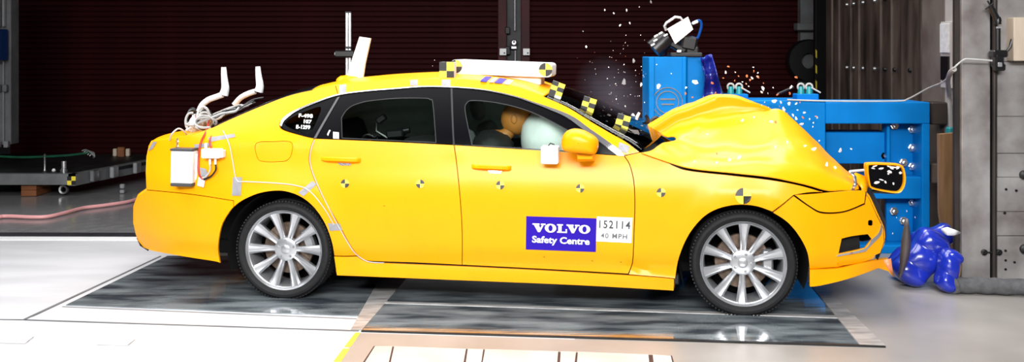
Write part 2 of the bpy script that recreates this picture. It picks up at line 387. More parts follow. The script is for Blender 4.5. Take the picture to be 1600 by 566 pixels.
for px, py in [(1537, 394), (1560, 394)]:
    a = P(px, py, YB); b = MB(); b.lathe([(0, -.03), (.012, -.03), (.012, -.02), (.02, -.018), (.02, 0)], (a.x-wb.location.x, 0, a.z), 'y', 14); b.build('bolt', 'black', wb)
a0, a1 = P(1537, 394, YB), P(1560, 394, YB); b = MB(); b.tube([(a0.x-wb.location.x, -.015, a0.z), (a1.x-wb.location.x, -.015, a1.z)], .005); b.build('tie_rod', 'black', wb)
for px, py, rr in [(1599, 273, .03), (1600, 389, .032)]:
    a = P(px, py, YB); b = MB(); b.lathe([(0, -.03), (rr*.5, -.03), (rr, -.02), (rr, 0)], (a.x-wb.location.x, 0, a.z), 'y', 16); b.build('eye_bolt', 'dark_steel', wb)
b = MB(); a0, a1 = P(1553.5, -60, YB), P(1552, 448, YB); b.tube([(a0.x, YB-.01, a0.z), (a1.x, YB-.01, .02)], .016, 10)
o = b.build('standpipe', 'board_dark', origin=(a1.x, YB, 0)); tag(o, 'dark brown vertical pipe in the groove between the wall plates', 'pipe')
# ------------------------------------------------------------------ the car: own frame, x forward, y away from the near flank, z up
OC = G(440, 470); FR = G(1162, 496.5); YAW = math.atan2(FR.y-OC.y, FR.x-OC.x); WBASE = (FR-OC).length; CW = 1.86
car = empty('car', OC, YAW)
tag(car, 'yellow saloon car with a crumpled bonnet hitting the blue barrier', 'car')
MC = Matrix.Translation(OC) @ Matrix.Rotation(YAW, 4, 'Z'); MI = MC.inverted()
CL = MI @ Vector((0, 0, H)); RI = MI.to_3x3()
def Wd(p): return MC @ Vector(p)
def L(px, py, y):
    d = RI @ Vector(((px-CX)/F, 1, -(py-HY)/F)); t = (y-CL.y)/d.y; return CL+d*t
RW, ZW = .318, .318
def inset(x, z):
    v = .0
    v += .010*((z-.62)/.3)**2 if z > .62 else .012*((.62-z)/.3)**2
    v += .028*math.exp(-((z-.275)/.045)**2)
    t_ = min(1, max(0, (z-.70)/.25)); v += .034*t_*t_*(3-2*t_)-.02
    h = z-1.01; v += .60*(h+math.sqrt(h*h+.0025))/2
    if x < -.35: v += .17*((-.35-x)/.62)**2.2
    if x > 3.05: v += .25*((x-3.05)/.72)**2
    for cx in (0, WBASE):
        r = math.hypot(x-cx, z-ZW)
        v -= .016*math.exp(-((r-.41)/.05)**2)
    return v+.012
def surf(px, py, off=0):
    y = 0
    for _ in range(14):
        p = L(px, py, y+off); y = .5*y+.5*inset(p.x, p.z)
    return Vector((p.x, y+off, p.z))
def cdt_panel(poly, holes, res):
    """fill an outline (x,z) with triangles"""
    def resample(q):
        out = []
        for i in range(len(q)):
            a, b_ = Vector(q[i]), Vector(q[(i+1) % len(q)]); n = max(1, int((b_-a).length/res))
            for k in range(n): out.append(tuple(a.lerp(b_, k/n)))
        return out
    loops = [resample(poly)]+[resample(h_) for h_ in holes]
    vs = []; es = []
    for q in loops:
        k = len(vs); vs += q; es += [(k+i, k+(i+1) % len(q)) for i in range(len(q))]
    xs = [p[0] for p in loops[0]]; zs = [p[1] for p in loops[0]]
    bd = list(vs); nx = int((max(xs)-min(xs))/res)+1; nz = int((max(zs)-min(zs))/res)+1
    for i in range(nx+1):
        for j in range(nz+1):
            x = min(xs)+(i+.5*(j % 2))*res; z = min(zs)+j*res*.87
            if inpoly(x, z, loops[0]) and not any(inpoly(x, z, q) for q in loops[1:]) and min((x-a)**2+(z-b_)**2 for a, b_ in bd) > (res*.5)**2: vs.append((x, z))
    r = delaunay_2d_cdt([Vector(v) for v in vs], es, [], 0, 1e-6)
    V2, F2 = r[0], r[2]; fs = []
    for f in F2:
        c = sum((V2[i] for i in f), Vector((0, 0)))/len(f)
        if inpoly(c.x, c.y, loops[0]) and not any(inpoly(c.x, c.y, q) for q in loops[1:]): fs.append(tuple(f))
    return V2, fs
def shrink(q, d):
    n = len(q); A = sum(q[i][0]*q[(i+1) % n][1]-q[(i+1) % n][0]*q[i][1] for i in range(n)); sg = 1 if A > 0 else -1; out = []
    for i in range(n):
        a, b_, c = Vector(q[i-1]), Vector(q[i]), Vector(q[(i+1) % n]); t1 = (b_-a); t2 = (c-b_)
        t1 = t1.normalized() if t1.length > 1e-9 else t2.normalized(); t2 = t2.normalized() if t2.length > 1e-9 else t1
        n1 = Vector((-t1.y, t1.x))*sg; n2 = Vector((-t2.y, t2.x))*sg; k = n1+n2
        k = k/max(.5, k.length_squared/2) if k.length > 1e-6 else n1
        out.append(tuple(b_+k*d))
    return out
def panel(name, px, m, off=0, thick=.018, res=.06, holes=(), sh=.0028, far=True, parent=None, smoothpts=True, fn=None):
    def conv(q, s_):
        q = smooth_poly(q) if smoothpts else [p[:2] for p in q]
        q = [surf(p[0], p[1], off) for p in q]; q = [(p.x, p.z) for p in q]
        return shrink(q, s_)
    poly = conv(px, sh); hs = [conv(h_, -0.0) for h_ in holes]
    V2, fs = cdt_panel(poly, hs, res)
    ec = {}
    for f in fs:
        for i in range(len(f)):
            k = (f[i], f[(i+1) % len(f)]); kk = tuple(sorted(k)); ec[kk] = None if kk in ec else k
    be = [k for k in ec.values() if k]
    outs = []
    for side in (0, 1) if far else (0,):
        vs = []
        for v in V2:
            y = inset(v.x, v.y)+off
            if fn: y += fn(v.x, v.y)
            vs.append((v.x, y if side == 0 else CW-y, v.y))
        n = len(vs); vs2 = vs+[(x, y+(thick if side == 0 else -thick), z) for x, y, z in vs]
        ff = []
        for f in fs:
            a, b_, c = (Vector(vs[i]) for i in f[:3]); ny = (b_-a).cross(c-a).y
            ff.append(f if (ny < 0) == (side == 0) else f[::-1])
        if thick: ff += [(a, b_, b_+n, a+n) for a, b_ in be]
        mb = MB(); mb.add(vs2 if thick else vs, ff)
        outs.append(mb.build(name, m, parent or car, smooth=38, fix=False))
    return outs[0]
TOP = [(237, 221), (265, 217.5), (300, 211), (330, 200), (358, 187), (407, 166), (452, 149), (488, 140.5), (524, 133.5), (560, 130), (600, 127), (660, 124.5), (708, 124), (755, 127.5), (801, 134.5), (837, 146), (860, 155), (889, 168.5), (922, 189), (956, 209), (979, 222), (1000, 238)]
DTOP = [(440, 188), (450, 179), (464, 171), (493, 159), (528, 147.5), (570, 142), (620, 138), (660, 135), (708, 136), (755, 140), (801, 149.5), (837, 161), (889.5, 180), (921.7, 202), (949, 221), (968.7, 236)]
DBOT = [(975, 243.5), (860, 236), (709, 226), (600, 221), (491, 216.5), (468, 211), (442, 203)]
RDOOR = [(484, 238), (485, 262), (503.6, 307), (530, 352), (545, 380), (556, 396)]
RARCH = [(344, 412), (341, 385), (346.4, 353.6), (357.6, 333), (380, 313), (407, 302), (438.7, 298.6), (465.7, 306), (488, 322), (506, 347), (517.5, 376)]
FARCH = [(1053.5, 452), (1060, 408), (1074, 372), (1094, 345), (1116.6, 329), (1148, 321), (1180, 322.5), (1207, 331.5)]
FL = [(400, 224), (428, 221), (455, 222), (456, 240), (450, 250), (440, 253), (412, 253), (402, 247)]
def c3(p): return (*p[:2], 1)
panel('rear_quarter_panel', [(229, 297, 1), (228, 270), (229, 245), (232, 230), c3(TOP[0])]+TOP[1:8]+[c3(TOP[8]), (528, 147.5, 1)]+DTOP[3::-1]+[(437, 196), (442, 203)]+[(468, 211), (491, 216.5, 1)]+RDOOR[:-1]+[(556, 396, 1), (558, 400, 1), (522, 400, 1)]+RARCH[:4:-1]+[(380, 313), (365, 324, 1), (365, 314, 1), (300, 304)], 'yellow', holes=[FL])
panel('fuel_flap', FL, 'yellow', sh=.0035)
panel('roof_rail', [(524, 133.5, 1)]+TOP[9:-2]+[(979, 222), (1000, 238, 1), (975, 243.5, 1), (968.7, 236)]+DTOP[-2:4:-1]+[(528, 147.5, 1)], 'yellow')
panel('rear_door', [(491, 216.5, 1), (600, 221), (709.5, 226.5, 1), (714, 260), (719, 310), (722, 360), (722, 414.5, 1), (650, 411), (590, 409), (575, 408), (565, 404), (556, 396)]+RDOOR[-2::-1], 'yellow')
panel('front_door', [(709.5, 226.5, 1), (860, 236), (975, 243.5, 1), (984, 258), (990.5, 285), (992, 320), (991, 356), (989, 404), (986, 418), (981.5, 428.5, 1), (850, 421), (722, 414.5, 1), (722, 360), (719, 310), (714, 260)], 'yellow')
panel('front_fender', [(975, 243.5, 1), (1000, 238, 1), (1030, 246), (1054, 259.6), (1079, 267), (1146.7, 274.5), (1205, 281.5), (1250, 290), (1286, 300.5, 1), (1262, 301.5), (1240, 305.5, 1)]+[c3(FARCH[-1])]+FARCH[-2:0:-1]+[c3(FARCH[0]), (1053.8, 436, 1), (981.5, 429.5, 1), (986, 418), (989, 404), (991, 356), (992, 320), (990.5, 285), (984, 258)], 'yellow')
panel('sill', [(521.5, 400.5, 1), (558, 400.5, 1), (566, 406), (576, 410, 1), (722, 416, 1), (850, 422.5), (981.5, 430, 1), (1053.8, 436, 1), (1053, 455, 1), (900, 446.3), (700, 438), (526, 431, 1)], 'yellow')
BUMP = [(229, 297, 1), (300, 304), (365, 314, 1), (365, 324, 1), (357.6, 333), (346.4, 353.6), (341, 385), (344, 412, 1), (335, 409), (290, 402), (240, 393), (226, 388, 1), (214, 374), (208.5, 350), (208, 325), (214, 308)]
panel('rear_bumper', BUMP, 'yellow')
panel('headlamp', [(1241, 305, 1), (1265, 322.5), (1285, 332), (1319, 330.6), (1351, 318, 1), (1353, 300, 1), (1340, 297.5), (1286, 301.5, 1)], 'yellow', off=-.002)
FOG = [(1310, 397, 1), (1315, 373, 1), (1332, 369), (1356, 366, 1), (1362, 374, 1), (1351, 388, 1)]
panel('front_bumper', [(1207, 332.5, 1), (1240, 306, 1), (1265, 323.5), (1285, 333.5), (1319, 332), (1351, 320, 1), (1354, 300, 1), (1360, 307), (1372, 333), (1382, 356), (1383, 378), (1376, 396, 1), (1350, 406), (1310, 418, 1), (1264.5, 421, 1), (1261, 394.6), (1247, 367.6), (1229, 347)], 'yellow', holes=[FOG, [(1357, 345), (1363, 345), (1363, 353), (1357, 352)]], far=False)
panel('front_bumper', [(1207, 332.5, 1), (1240, 306, 1), (1265, 323.5), (1285, 333.5), (1319, 332), (1340, 325, 1), (1345, 400, 1), (1310, 418, 1), (1264.5, 421, 1), (1261, 394.6), (1247, 367.6), (1229, 347)], 'dark_void', off=.05, far=False, thick=0)
panel('bumper_lip', [(1264.5, 421.5, 1), (1310, 419), (1345, 411), (1388, 404, 1), (1391, 412, 1), (1397, 434, 1), (1388, 425, 1), (1373, 420, 1), (1328, 436), (1283, 447), (1265, 449, 1)], 'yellow', off=-.02, thick=.05, far=False)
panel('fog_trim', [(1306, 402, 1), (1309, 397.5, 1), (1350, 388.5), (1361, 375), (1372, 364), (1376, 352), (1375, 340, 1), (1379, 352), (1377, 368), (1364, 382), (1353, 394, 1)], 'chrome', off=-.006, thick=.02, far=False, res=.03)
panel('air_intake', [(1308, 411, 1), (1345, 405), (1368, 398, 1), (1366, 404, 1), (1345, 411), (1310, 417, 1)], 'yellow', off=-.004, far=False, res=.03)
# dark structure behind the panel gaps
panel('inner_structure', [(240, 240, 1), (330, 216, 1), (440, 207, 1), (491, 222, 1), (709, 231, 1), (972, 249, 1), (1050, 268, 1), (1200, 288, 1), (1290, 310, 1), (1280, 332, 1), (1210, 336, 1)]+FARCH[-2:0:-1]+[(1056, 440, 1), (900, 436, 1), (700, 428, 1), (528, 420, 1)]+RARCH[:0:-1]+[(344, 404, 1), (290, 395, 1), (230, 380, 1), (220, 330, 1), (238, 297, 1)], 'dark_void', off=.022, thick=0, sh=.006)
# greenhouse: black frame with openings, chrome strip, panes
QW = [(446, 196), (448, 189), (463, 180), (485, 171), (501, 167.5), (497, 184), (484, 208), (468, 207)]
RG = [(534, 216.5, 1), (533, 184, 1), (540, 173), (549, 165.6), (562, 160.5), (578, 157), (620, 153), (663, 152.9), (672, 155), (677, 162), (682, 223.5, 1)]
FG = [(737, 227.5, 1), (731, 200), (726, 172), (728, 162), (738, 156.5), (774, 159.6), (811, 168), (838.5, 178), (873, 195), (905, 215), (925, 239.5, 1), (811, 232.5)]
panel('window_frame', [(440, 190)]+[(p[0], p[1]+1.5) for p in DTOP[1:-1]]+[c3((971, 240)), c3((970, 243.2)), (860, 236), (709, 226), (600, 221), (491, 216), (468, 210.5), (443, 202.5)], 'gloss_black', off=.004, holes=[QW, RG, FG], res=.045)
ch = [(437, 196, 1), (440, 187), (450, 178), (464, 170.3), (493, 158.3), (528, 146.8), (570, 141.2), (620, 137.2), (660, 134.2), (708, 135), (755, 139), (801, 148.5), (837, 160), (889.5, 179), (921.7, 201), (949, 220), (968.7, 235), (976, 244, 1)]
ci = [(966, 243.6, 1), (945, 228), (917, 207), (886, 184), (860, 172), (837, 162.8), (801, 150.6), (755, 141), (708, 136.8), (660, 136), (620, 139), (570, 143), (528, 149), (493, 161), (464, 173.5), (452, 181.5), (443.5, 189.5), (440, 198, 1)]
panel('chrome_strip', ch+ci, 'chrome', off=-.004, thick=.012, res=.03, sh=.0005)
panel('door_seal', [(527, 152, 1), (531, 151, 1), (494, 216, 1), (490, 216, 1)], 'text_grey', off=-.001, sh=0, res=.04)
panel('door_seal', [(704, 138, 1), (707, 138, 1), (710.5, 226, 1), (708, 226, 1)], 'dark_steel', off=-.001, sh=0, res=.04)
panel('quarter_window', QW, 'side_glass', off=.010, thick=0, sh=-.004); panel('rear_door_window', RG, 'side_glass', off=.010, thick=0, sh=-.004); panel('front_door_window', FG, 'side_glass', off=.010, thick=0, sh=-.004)
def ring(pl, px, w_, m, name, off):
    q = smooth_poly(px); q = [surf(a, b_, off) for a, b_ in q]; q2 = [(p.x, p.z) for p in q]; i2 = shrink(q2, w_)
    mb = MB(); n = len(q2); vs = [(x, inset(x, z)+off, z) for x, z in q2+i2]; mb.add(vs, [(i, (i+1) % n, n+(i+1) % n, n+i) for i in range(n)])
    return mb.build(name, m, car, smooth=30)
ring(None, RG, .005, 'dark_steel', 'window_seal', -.001); ring(None, FG, .005, 'dark_steel', 'window_seal', -.001)
# top surfaces, lofted across the car between the two upper edges
TE = []
for p in crom([(a, b_) for a, b_ in TOP], 6): TE.append((p.x, surf(p.x, p.y)))
def loft(name, m, pa_, pb_, crown, bulge=0, n=18, drop=0, lip=.0, bulge_fn=None):
    rows = []; E = [e for e in TE if pa_-1e-3 <= e[0] <= pb_+1e-3]
    for a, (px, p) in enumerate(E):
        s_ = a/(len(E)-1); r_ = []
        cw_ = crown(s_) if callable(crown) else crown; bg = bulge(s_) if callable(bulge) else bulge
        for k in range(n+1):
            t = k/n; u = 1-abs(2*t-1)**2.3; y = p.y+.004+(CW-2*p.y-.008)*t
            r_.append(Vector((p.x+bg*u, y, p.z-.003+cw_*u)))
        rows.append(r_)
    mb = MB(); mb.grid(rows); return mb.build(name, m, car, smooth=40, solid=.006)
loft('boot_lid', 'yellow', 237, 330, lambda s_: .02+.02*s_, lambda s_: -.10*(1-s_))
loft('rear_window', 'gloss_black', 330, 488, lambda s_: .04-.01*s_, lambda s_: -.06)
loft('roof', 'yellow', 488, 850, lambda s_: .028+.012*math.sin(s_*3.1), lambda s_: -.06*(1-s_)+.04*s_)
loft('windscreen', 'screen_glass', 850, 1000, lambda s_: .045+.02*s_, lambda s_: .04+.10*s_)
# tail face
def tailface(name, pxl, m, bul):
    rows = []
    for px, py in pxl:
        p = surf(px, py); r_ = []
        for k in range(19):
            t = k/18; u = 1-abs(2*t-1)**2.6; r_.append(Vector((p.x-bul*u, p.y+(CW-2*p.y)*t, p.z)))
        rows.append(r_)
    mb = MB(); mb.grid(rows); return mb.build(name, m, car, smooth=40, solid=.006)
tailface('tail_panel', [(237, 221), (233, 228), (229.5, 245), (228.5, 270), (229.5, 296)], 'yellow', .10)
tailface('rear_bumper_face', [(229.5, 297), (215, 308), (209, 325), (209, 350), (214.5, 374), (226, 387.5)], 'yellow', .14)
tailface('rear_diffuser', [(214, 373), (219, 384), (232, 392)], 'black', .13)
# nose
rows = []
for px, py in [(1350, 300), (1358, 308), (1370, 333), (1380, 356), (1381, 378), (1374, 396), (1366, 410)]:
    p = surf(px, py); r_ = []
    for k in range(19):
        t = k/18; u = 1-abs(2*t-1)**2.2; r_.append(Vector((p.x+(.10*u if t < .5 else .10*u-.5*(t-.5)), p.y+(CW-2*p.y)*t, p.z+.02*math.sin(7*t*3+px*.1))))
    rows.append(r_)
mb = MB(); mb.grid(rows); mb.build('front_grille', 'black', car, smooth=40, solid=.006)
# floor pan, engine bay, wheel housings
def cbox(name, x0, x1, y0, y1, z0, z1, m, parent=None, bev=.01):
    mb = MB(); mb.box(((x0+x1)/2, (y0+y1)/2, (z0+z1)/2), (x1-x0, y1-y0, z1-z0), bev=bev); return mb.build(name, m, parent or car)
cbox('floor_pan', .36, WBASE-.38, .06, CW-.06, .17, .24, 'black')
cbox('floor_pan', -.80, .36, .46, CW-.46, .20, .30, 'dark_void')
cbox('engine_bay', WBASE-.45, 3.45, .46, CW-.46, .22, .78, 'dark_void')
cbox('cowl', 2.28, 2.75, .14, CW-.14, .70, .86, 'dark_void')
cbox('bulkhead', 2.25, 2.32, .10, CW-.10, .24, .95, 'interior_dark')
cbox('boot_floor', -.85, -.05, .46, CW-.46, .30, .55, 'dark_void')
for cx in (0, WBASE):
    for sd in (0, 1):
        mb = MB(); R1 = .385; n = 26
        r0 = []; r1 = []; r2 = []
        for k in range(n+1):
            a = math.radians(-22+224*k/n); x, z = cx+R1*math.cos(a), max(.16, ZW+R1*math.sin(a))
            for r_, y in ((r0, .035), (r1, .46)): r_.append(V((x, y if sd == 0 else CW-y, z)))
        yb = .46 if sd == 0 else CW-.46
        mb.grid([r0, r1]); mb.add(r1, [tuple(range(n+1))]); mb.build('wheel_housing', 'dark_void', car, smooth=40)
# ------------------------------------------------------------------ wheels
def make_wheel():
    wv = empty('wheel', (0, 0, 0), 0, car)
    prof = [(.252, .022), (.262, .010), (.285, .0), (.300, .004), (.310, .014), (.316, .035), (.318, .06), (.318, .18), (.312, .215), (.29, .235), (.255, .23), (.250, .12)]
    mb = MB(); mb.lathe(prof, axis='y', n=72, closed=True)
    ty = mb.build('tyre', 'rubber', wv, smooth=30)
    mb = MB()
    for k in range(90):
        a = 2*math.pi*k/90; R_ = Matrix.Rotation(a, 3, 'Y')
        for yy, sk in ((.035, .25), (.20, -.25)):
            mb.box(R_ @ V((.3175, yy, 0)), (.008, .05, .012), R_ @ Matrix.Rotation(sk, 3, 'X'))
    for yy in (.09, .15): mb.lathe([(.3175, yy-.012), (.3205, yy-.010), (.3205, yy+.010), (.3175, yy+.012)], axis='y', n=72, closed=True)
    mb.build('tread', 'rubber', wv, smooth=0)
    mb = MB(); mb.lathe([(.258, .012), (.262, .016), (.256, .022), (.240, .030), (.232, .05), (.225, .20), (.245, .22), (.25, .2), (.238, .06), (.245, .028), (.252, .020)], axis='y', n=72, closed=True)
    mb.lathe([(.02, .045), (.055, .045), (.075, .052), (.082, .075), (.07, .10), (.02, .10)], axis='y', n=40)
    mb.build('rim', 'alloy', wv, smooth=40)
    # one spoke, then copies
    mb = MB(); st = []
    for r_, hw, y in ((.060, .017, .050), (.10, .0185, .052), (.16, .0235, .046), (.21, .030, .036), (.243, .037, .026)):
        st.append([V((r_, y+.045, -hw*.9)), V((r_, y+.010, -hw)), V((r_, y, -hw*.55)), V((r_, y+.003, 0)), V((r_, y, hw*.55)), V((r_, y+.010, hw)), V((r_, y+.045, hw*.9))])
    mb.grid(st); s0 = mb.build('spoke', 'alloy', wv, smooth=25)
    for k in range(1, 10): copyto(s0, wv, rot=(0, 2*math.pi*k/10, 0))
    mb = MB(); mb.lathe([(0, .040), (.022, .041), (.030, .045), (.032, .055)], axis='y', n=28); mb.build('centre_cap', 'alloy', wv)
    l0 = None
    for k in range(5):
        a = 2*math.pi*(k+.25)/5
        if l0 is None:
            mb = MB(); mb.lathe([(.0, -.012), (.007, -.012), (.0095, -.006), (.0095, .01)], axis='y', n=6); mb.lathe([(.0097, .008), (.016, .002), (.018, .012)], axis='y', n=16, mi=1); l0 = mb.build('lug_nut', ['steel', 'black'], wv); l0.location = (.054*math.cos(a), .052, .054*math.sin(a))
        else: copyto(l0, wv, (.054*math.cos(a), .052, .054*math.sin(a)))
    mb = MB(); mb.lathe([(.05, .11), (.165, .11), (.168, .115), (.168, .135), (.05, .135)], axis='y', n=48); mb.lathe([(0, .09), (.08, .09), (.085, .11)], axis='y', n=32); mb.build('brake_disc', 'disc_rust', wv)
    mb = MB(); R_ = Matrix.Rotation(math.radians(-20), 3, 'Y'); mb.box(R_ @ V((.15, .115, 0)), (.07, .07, .16), R_, bev=.012); mb.build('brake_caliper', 'steel', wv)
    mb = MB(); mb.lathe([(.22, .21), (.0, .21)], axis='y', n=40); mb.build('hub_back', 'dark_void', wv)
    return wv
w0 = make_wheel(); w0.location = (0, .02, ZW)
parts0 = list(w0.children)
def wheel_copy(loc, rot):
    c = copyto(w0, car, loc, rot)
    for ch_ in parts0: copyto(ch_, c)
    return c
wheel_copy((WBASE, .012, ZW), (0, .35, 0)); wheel_copy((0, CW-.02, ZW), (0, 0, math.pi)); wheel_copy((WBASE, CW-.02, ZW), (0, 0, math.pi))
# ------------------------------------------------------------------ crumpled bonnet
cols = [
 [(1002, 239, .03), (1016, 235, .10), (1030, 228.5, .22), (1042, 222, .36), (1056, 216, .52), (1040, 206, .80), (1003, 202, 1.08), (1000, 205, 1.40), (1000, 215, 1.72)],
 [(1054, 257, .02), (1056, 250, .10), (1062, 240, .22), (1070, 226, .38), (1078, 206, .60), (1070, 196, .85), (1050, 174, 1.10), (1052, 178, 1.40), (1055, 200, 1.74)],
 [(1085, 264.5, .015), (1088, 254, .10), (1092, 242, .24), (1098, 225, .42), (1104, 196, .68), (1104, 184, .92), (1090, 158.5, 1.12), (1096, 168, 1.42), (1100, 196, 1.76)],
 [(1146.7, 271, .02), (1146, 258, .10), (1146, 243, .24), (1146, 224, .42), (1146, 187, .70), (1146, 175, .95), (1125, 147, 1.15), (1136, 160, 1.45), (1140, 196, 1.76)],
 [(1205, 277.5, .03), (1200, 260, .10), (1196, 243, .24), (1192, 224, .44), (1188, 178.5, .72), (1190, 172, .95), (1166, 155.5, 1.15), (1180, 168, 1.45), (1185, 205, 1.74)],
 [(1248, 286, .05), (1240, 265, .11), (1232, 244, .24), (1224, 218, .44), (1217, 172, .72), (1218, 176, .95), (1208, 172, 1.15), (1215, 188, 1.40), (1215, 215, 1.66)],
 [(1290, 297.5, .09), (1280, 275, .14), (1270, 252, .26), (1262, 228, .44), (1252, 199, .72), (1252, 206, .95), (1240, 196, 1.15), (1245, 215, 1.36), (1240, 235, 1.58)],
 [(1318, 299, .14), (1312, 284, .18), (1305, 270, .28), (1298, 257, .44), (1290, 240, .70), (1290, 246, .92), (1280, 240, 1.12), (1278, 250, 1.30), (1270, 262, 1.50)],
 [(1342, 297, .20), (1341, 291, .22), (1339, 287, .30), (1336, 283, .44), (1330, 274, .68), (1326, 276, .90), (1318, 274, 1.08), (1310, 280, 1.25), (1300, 285, 1.42)]]
for c in cols:                                                     # the far fold stands up steeply behind the crease
    c[4] = (*c[4][:2], c[4][2]-.03); c[6] = (*c[6][:2], .78); c[5] = ((c[4][0]+c[6][0])/2+2, (c[4][1]+c[6][1])/2+1.5, .72)
ctrl = [[L(*p) for p in c] for c in cols]
r1 = [crom(c, 5) for c in ctrl]                                   # across
grid2 = [crom([r1[i][j] for i in range(len(r1))], 6) for j in range(len(r1[0]))]
rr = random.Random(3)
from mathutils import noise as mnoise
for row in grid2:
    for i, p in enumerate(row): row[i] = p+V((0, 0, (.012*mnoise.noise(p*9)+.02*mnoise.noise(V((p.x*3, p.y*6, 1))))*min(1, p.y*4)))
mb = MB(); mb.grid(grid2); mb.build('bonnet', 'yellow', car, smooth=50, solid=.004)
# torn strip at the bonnet's front edge, and silver strip
mb = MB(); mb.grid([[L(1337, 270, .22), L(1350, 275, .24), L(1356, 290, .24), L(1354, 300, .2)], [L(1324, 276, .2), L(1338, 284, .2), L(1346, 294, .2), L(1346, 301, .19)]]); mb.build('wing_tip', 'yellow', car, smooth=50, solid=.006)
mb = MB(); mb.grid([[L(1325, 268, .19), L(1333, 277, .185), L(1334, 288, .18), L(1328, 297, .17)], [L(1329, 266, .19), L(1338, 276, .185), L(1339, 289, .18), L(1334, 298, .17)]]); mb.build('edge_strip', 'chrome', car, smooth=50, solid=.006)
mb = MB(); mb.tube([L(1328, 268, .22), L(1350, 266, .24)], .008); mb.build('wire', 'cable_white', car)
# ------------------------------------------------------------------ markings on the car
def decal(name, polys, mats, off=-.003, parent=None, label=None):
    mb = MB()
    for poly, mi in polys: mb.add([surf(a, b_, off) for a, b_ in poly], [tuple(range(len(poly)))], mi)
    o = mb.build(name, mats, parent or car, smooth=0, fix=False)
    if label: o['label'] = label
    return o
def bullseye(px, py, r, name='target_sticker', rot=0):
    rot = math.pi/2 if abs(px-656.5) < 1 else 0
    q = []
    for k in range(4):
        a0 = math.pi/2*k+rot
        q.append(([(px, py)]+[(px+r*math.cos(a0+math.pi/2*j/6), py+r*1.02*math.sin(a0+math.pi/2*j/6)) for j in range(7)], k % 2))
    return decal(name, q, ['mark_black', 'mark_yellow'], label='round yellow and black quartered target')
for px, py, r in [(539, 287, 6.5), (656.5, 287.5, 6.5), (781.5, 289.5, 6.5), (906.5, 294.5, 6.5), (1033, 301, 7), (1161.5, 306.5, 12.5)]: bullseye(px, py, r)
def text2d(s_, bold=0, gap=1.0):
    cu = bpy.data.curves.new('t', 'FONT'); cu.body = s_; cu.offset = bold; cu.space_character = gap; cu.resolution_u = 3
    ob = bpy.data.objects.new('t', cu); C.objects.link(ob); dg = bpy.context.evaluated_depsgraph_get(); dg.update()
    me = bpy.data.meshes.new_from_object(ob.evaluated_get(dg)); vs = [(v.co.x, v.co.y) for v in me.vertices]; fs = [tuple(p.vertices) for p in me.polygons]
    bpy.data.objects.remove(ob); bpy.data.meshes.remove(me)
    return vs, fs
def norm(vs):
    x0, x1 = min(v[0] for v in vs), max(v[0] for v in vs); y0, y1 = min(v[1] for v in vs), max(v[1] for v in vs)
    return [((x-x0)/(x1-x0), (y-y0)/(y1-y0)) for x, y in vs]
def bil(u, v, q):        # q: TL, TR, BR, BL
    (a, b_), (c, d), (e, f), (g, h_) = q
    return ((a*(1-u)+c*u)*v+(g*(1-u)+e*u)*(1-v), (b_*(1-u)+d*u)*v+(h_*(1-u)+f*u)*(1-v))
def put_text(vs, fs, q, name, m, off=-.010):
    vs = norm(vs); mb = MB(); mb.add([surf(*bil(u, v, q), off) for u, v in vs], fs); return mb.build(name, m, car, smooth=0, fix=False)
decal('sign_panel', [([(822.3, 338), (932, 341.5), (931, 394), (821.4, 390)], 0)], ['decal_blue'], label='blue rectangular sticker with white lettering')
decal('number_label', [([(932.6, 338.5), (988.4, 340.6), (986.6, 380), (931.4, 377.3)], 0)], ['white'], label='white sticker with grey digits')
lv, lf = [], []
def addp(x0, polys, ww):
    for p in polys:
        k = len(lv); lv.extend([(x0+x*ww, y) for x, y in p]); lf.append(tuple(range(k, k+len(p))))
VV = [[(0, .84), (.54, .84), (.54, 1), (0, 1)], [(.64, .84), (1, .84), (1, 1), (.64, 1)], [(.08, .9), (.46, .9), (.62, .36), (.56, 0), (.42, 0)], [(.74, .9), (.88, .9), (.58, 0), (.46, 0)]]
LL = [[(.12, 0), (.44, 0), (.44, 1), (.12, 1)], [(0, .86), (.58, .86), (.58, 1), (0, 1)], [(0, 0), (.98, 0), (.98, .15), (0, .15)], [(.84, 0), (.98, 0), (.98, .45), (.84, .45)]]
OO = []
for k in range(20):
    a, c = 2*math.pi*k/20, 2*math.pi*(k+1)/20
    OO.append([(.5+.5*math.cos(a), .5+.52*math.sin(a)), (.5+.5*math.cos(c), .5+.52*math.sin(c)), (.5+.19*math.cos(c), .5+.36*math.sin(c)), (.5+.19*math.cos(a), .5+.36*math.sin(a))])
for x0, q, ww in ((0, VV, 1.25), (1.18, OO, 1.1), (2.36, LL, .98), (3.26, VV, 1.25), (4.44, OO, 1.1)): addp(x0, q, ww)
put_text(lv, lf, [(832, 348.8), (922.5, 352), (922, 365.8), (832, 362.8)], 'lettering', 'white')
put_text(*text2d('Safety Centre', .028), [(831.5, 368.5), (921.5, 372.5), (921, 386.2), (831.2, 382.4)], 'lettering', 'white')
put_text(*text2d('152114', .014, 1.2), [(936.5, 344), (985, 346), (984.6, 358.5), (936.2, 356.5)], 'lettering', 'text_grey')
put_text(*text2d('40 MPH', .012, 1.15), [(939, 364), (980, 366), (979.6, 374), (938.8, 372)], 'lettering', 'text_pale')
for row, (x0, x1, yy) in zip(('F-498', '107', 'E-1299'), ((467, 489, 181), (475, 487, 190), (463, 485, 198.5))):
    put_text(*text2d(row, .03), [(x0, yy-3.4), (x1, yy-2.6), (x1-.5, yy+3.8), (x0-.5, yy+2.6)], 'window_writing', 'white', off=.004)
decal('window_tag', [([(520.5, 206), (529.5, 207), (529.5, 217), (520.5, 216.5)], 0), ([(511, 210), (514.5, 203), (516.5, 203.5), (512.5, 212.5)], 0)], ['white'], off=.001)
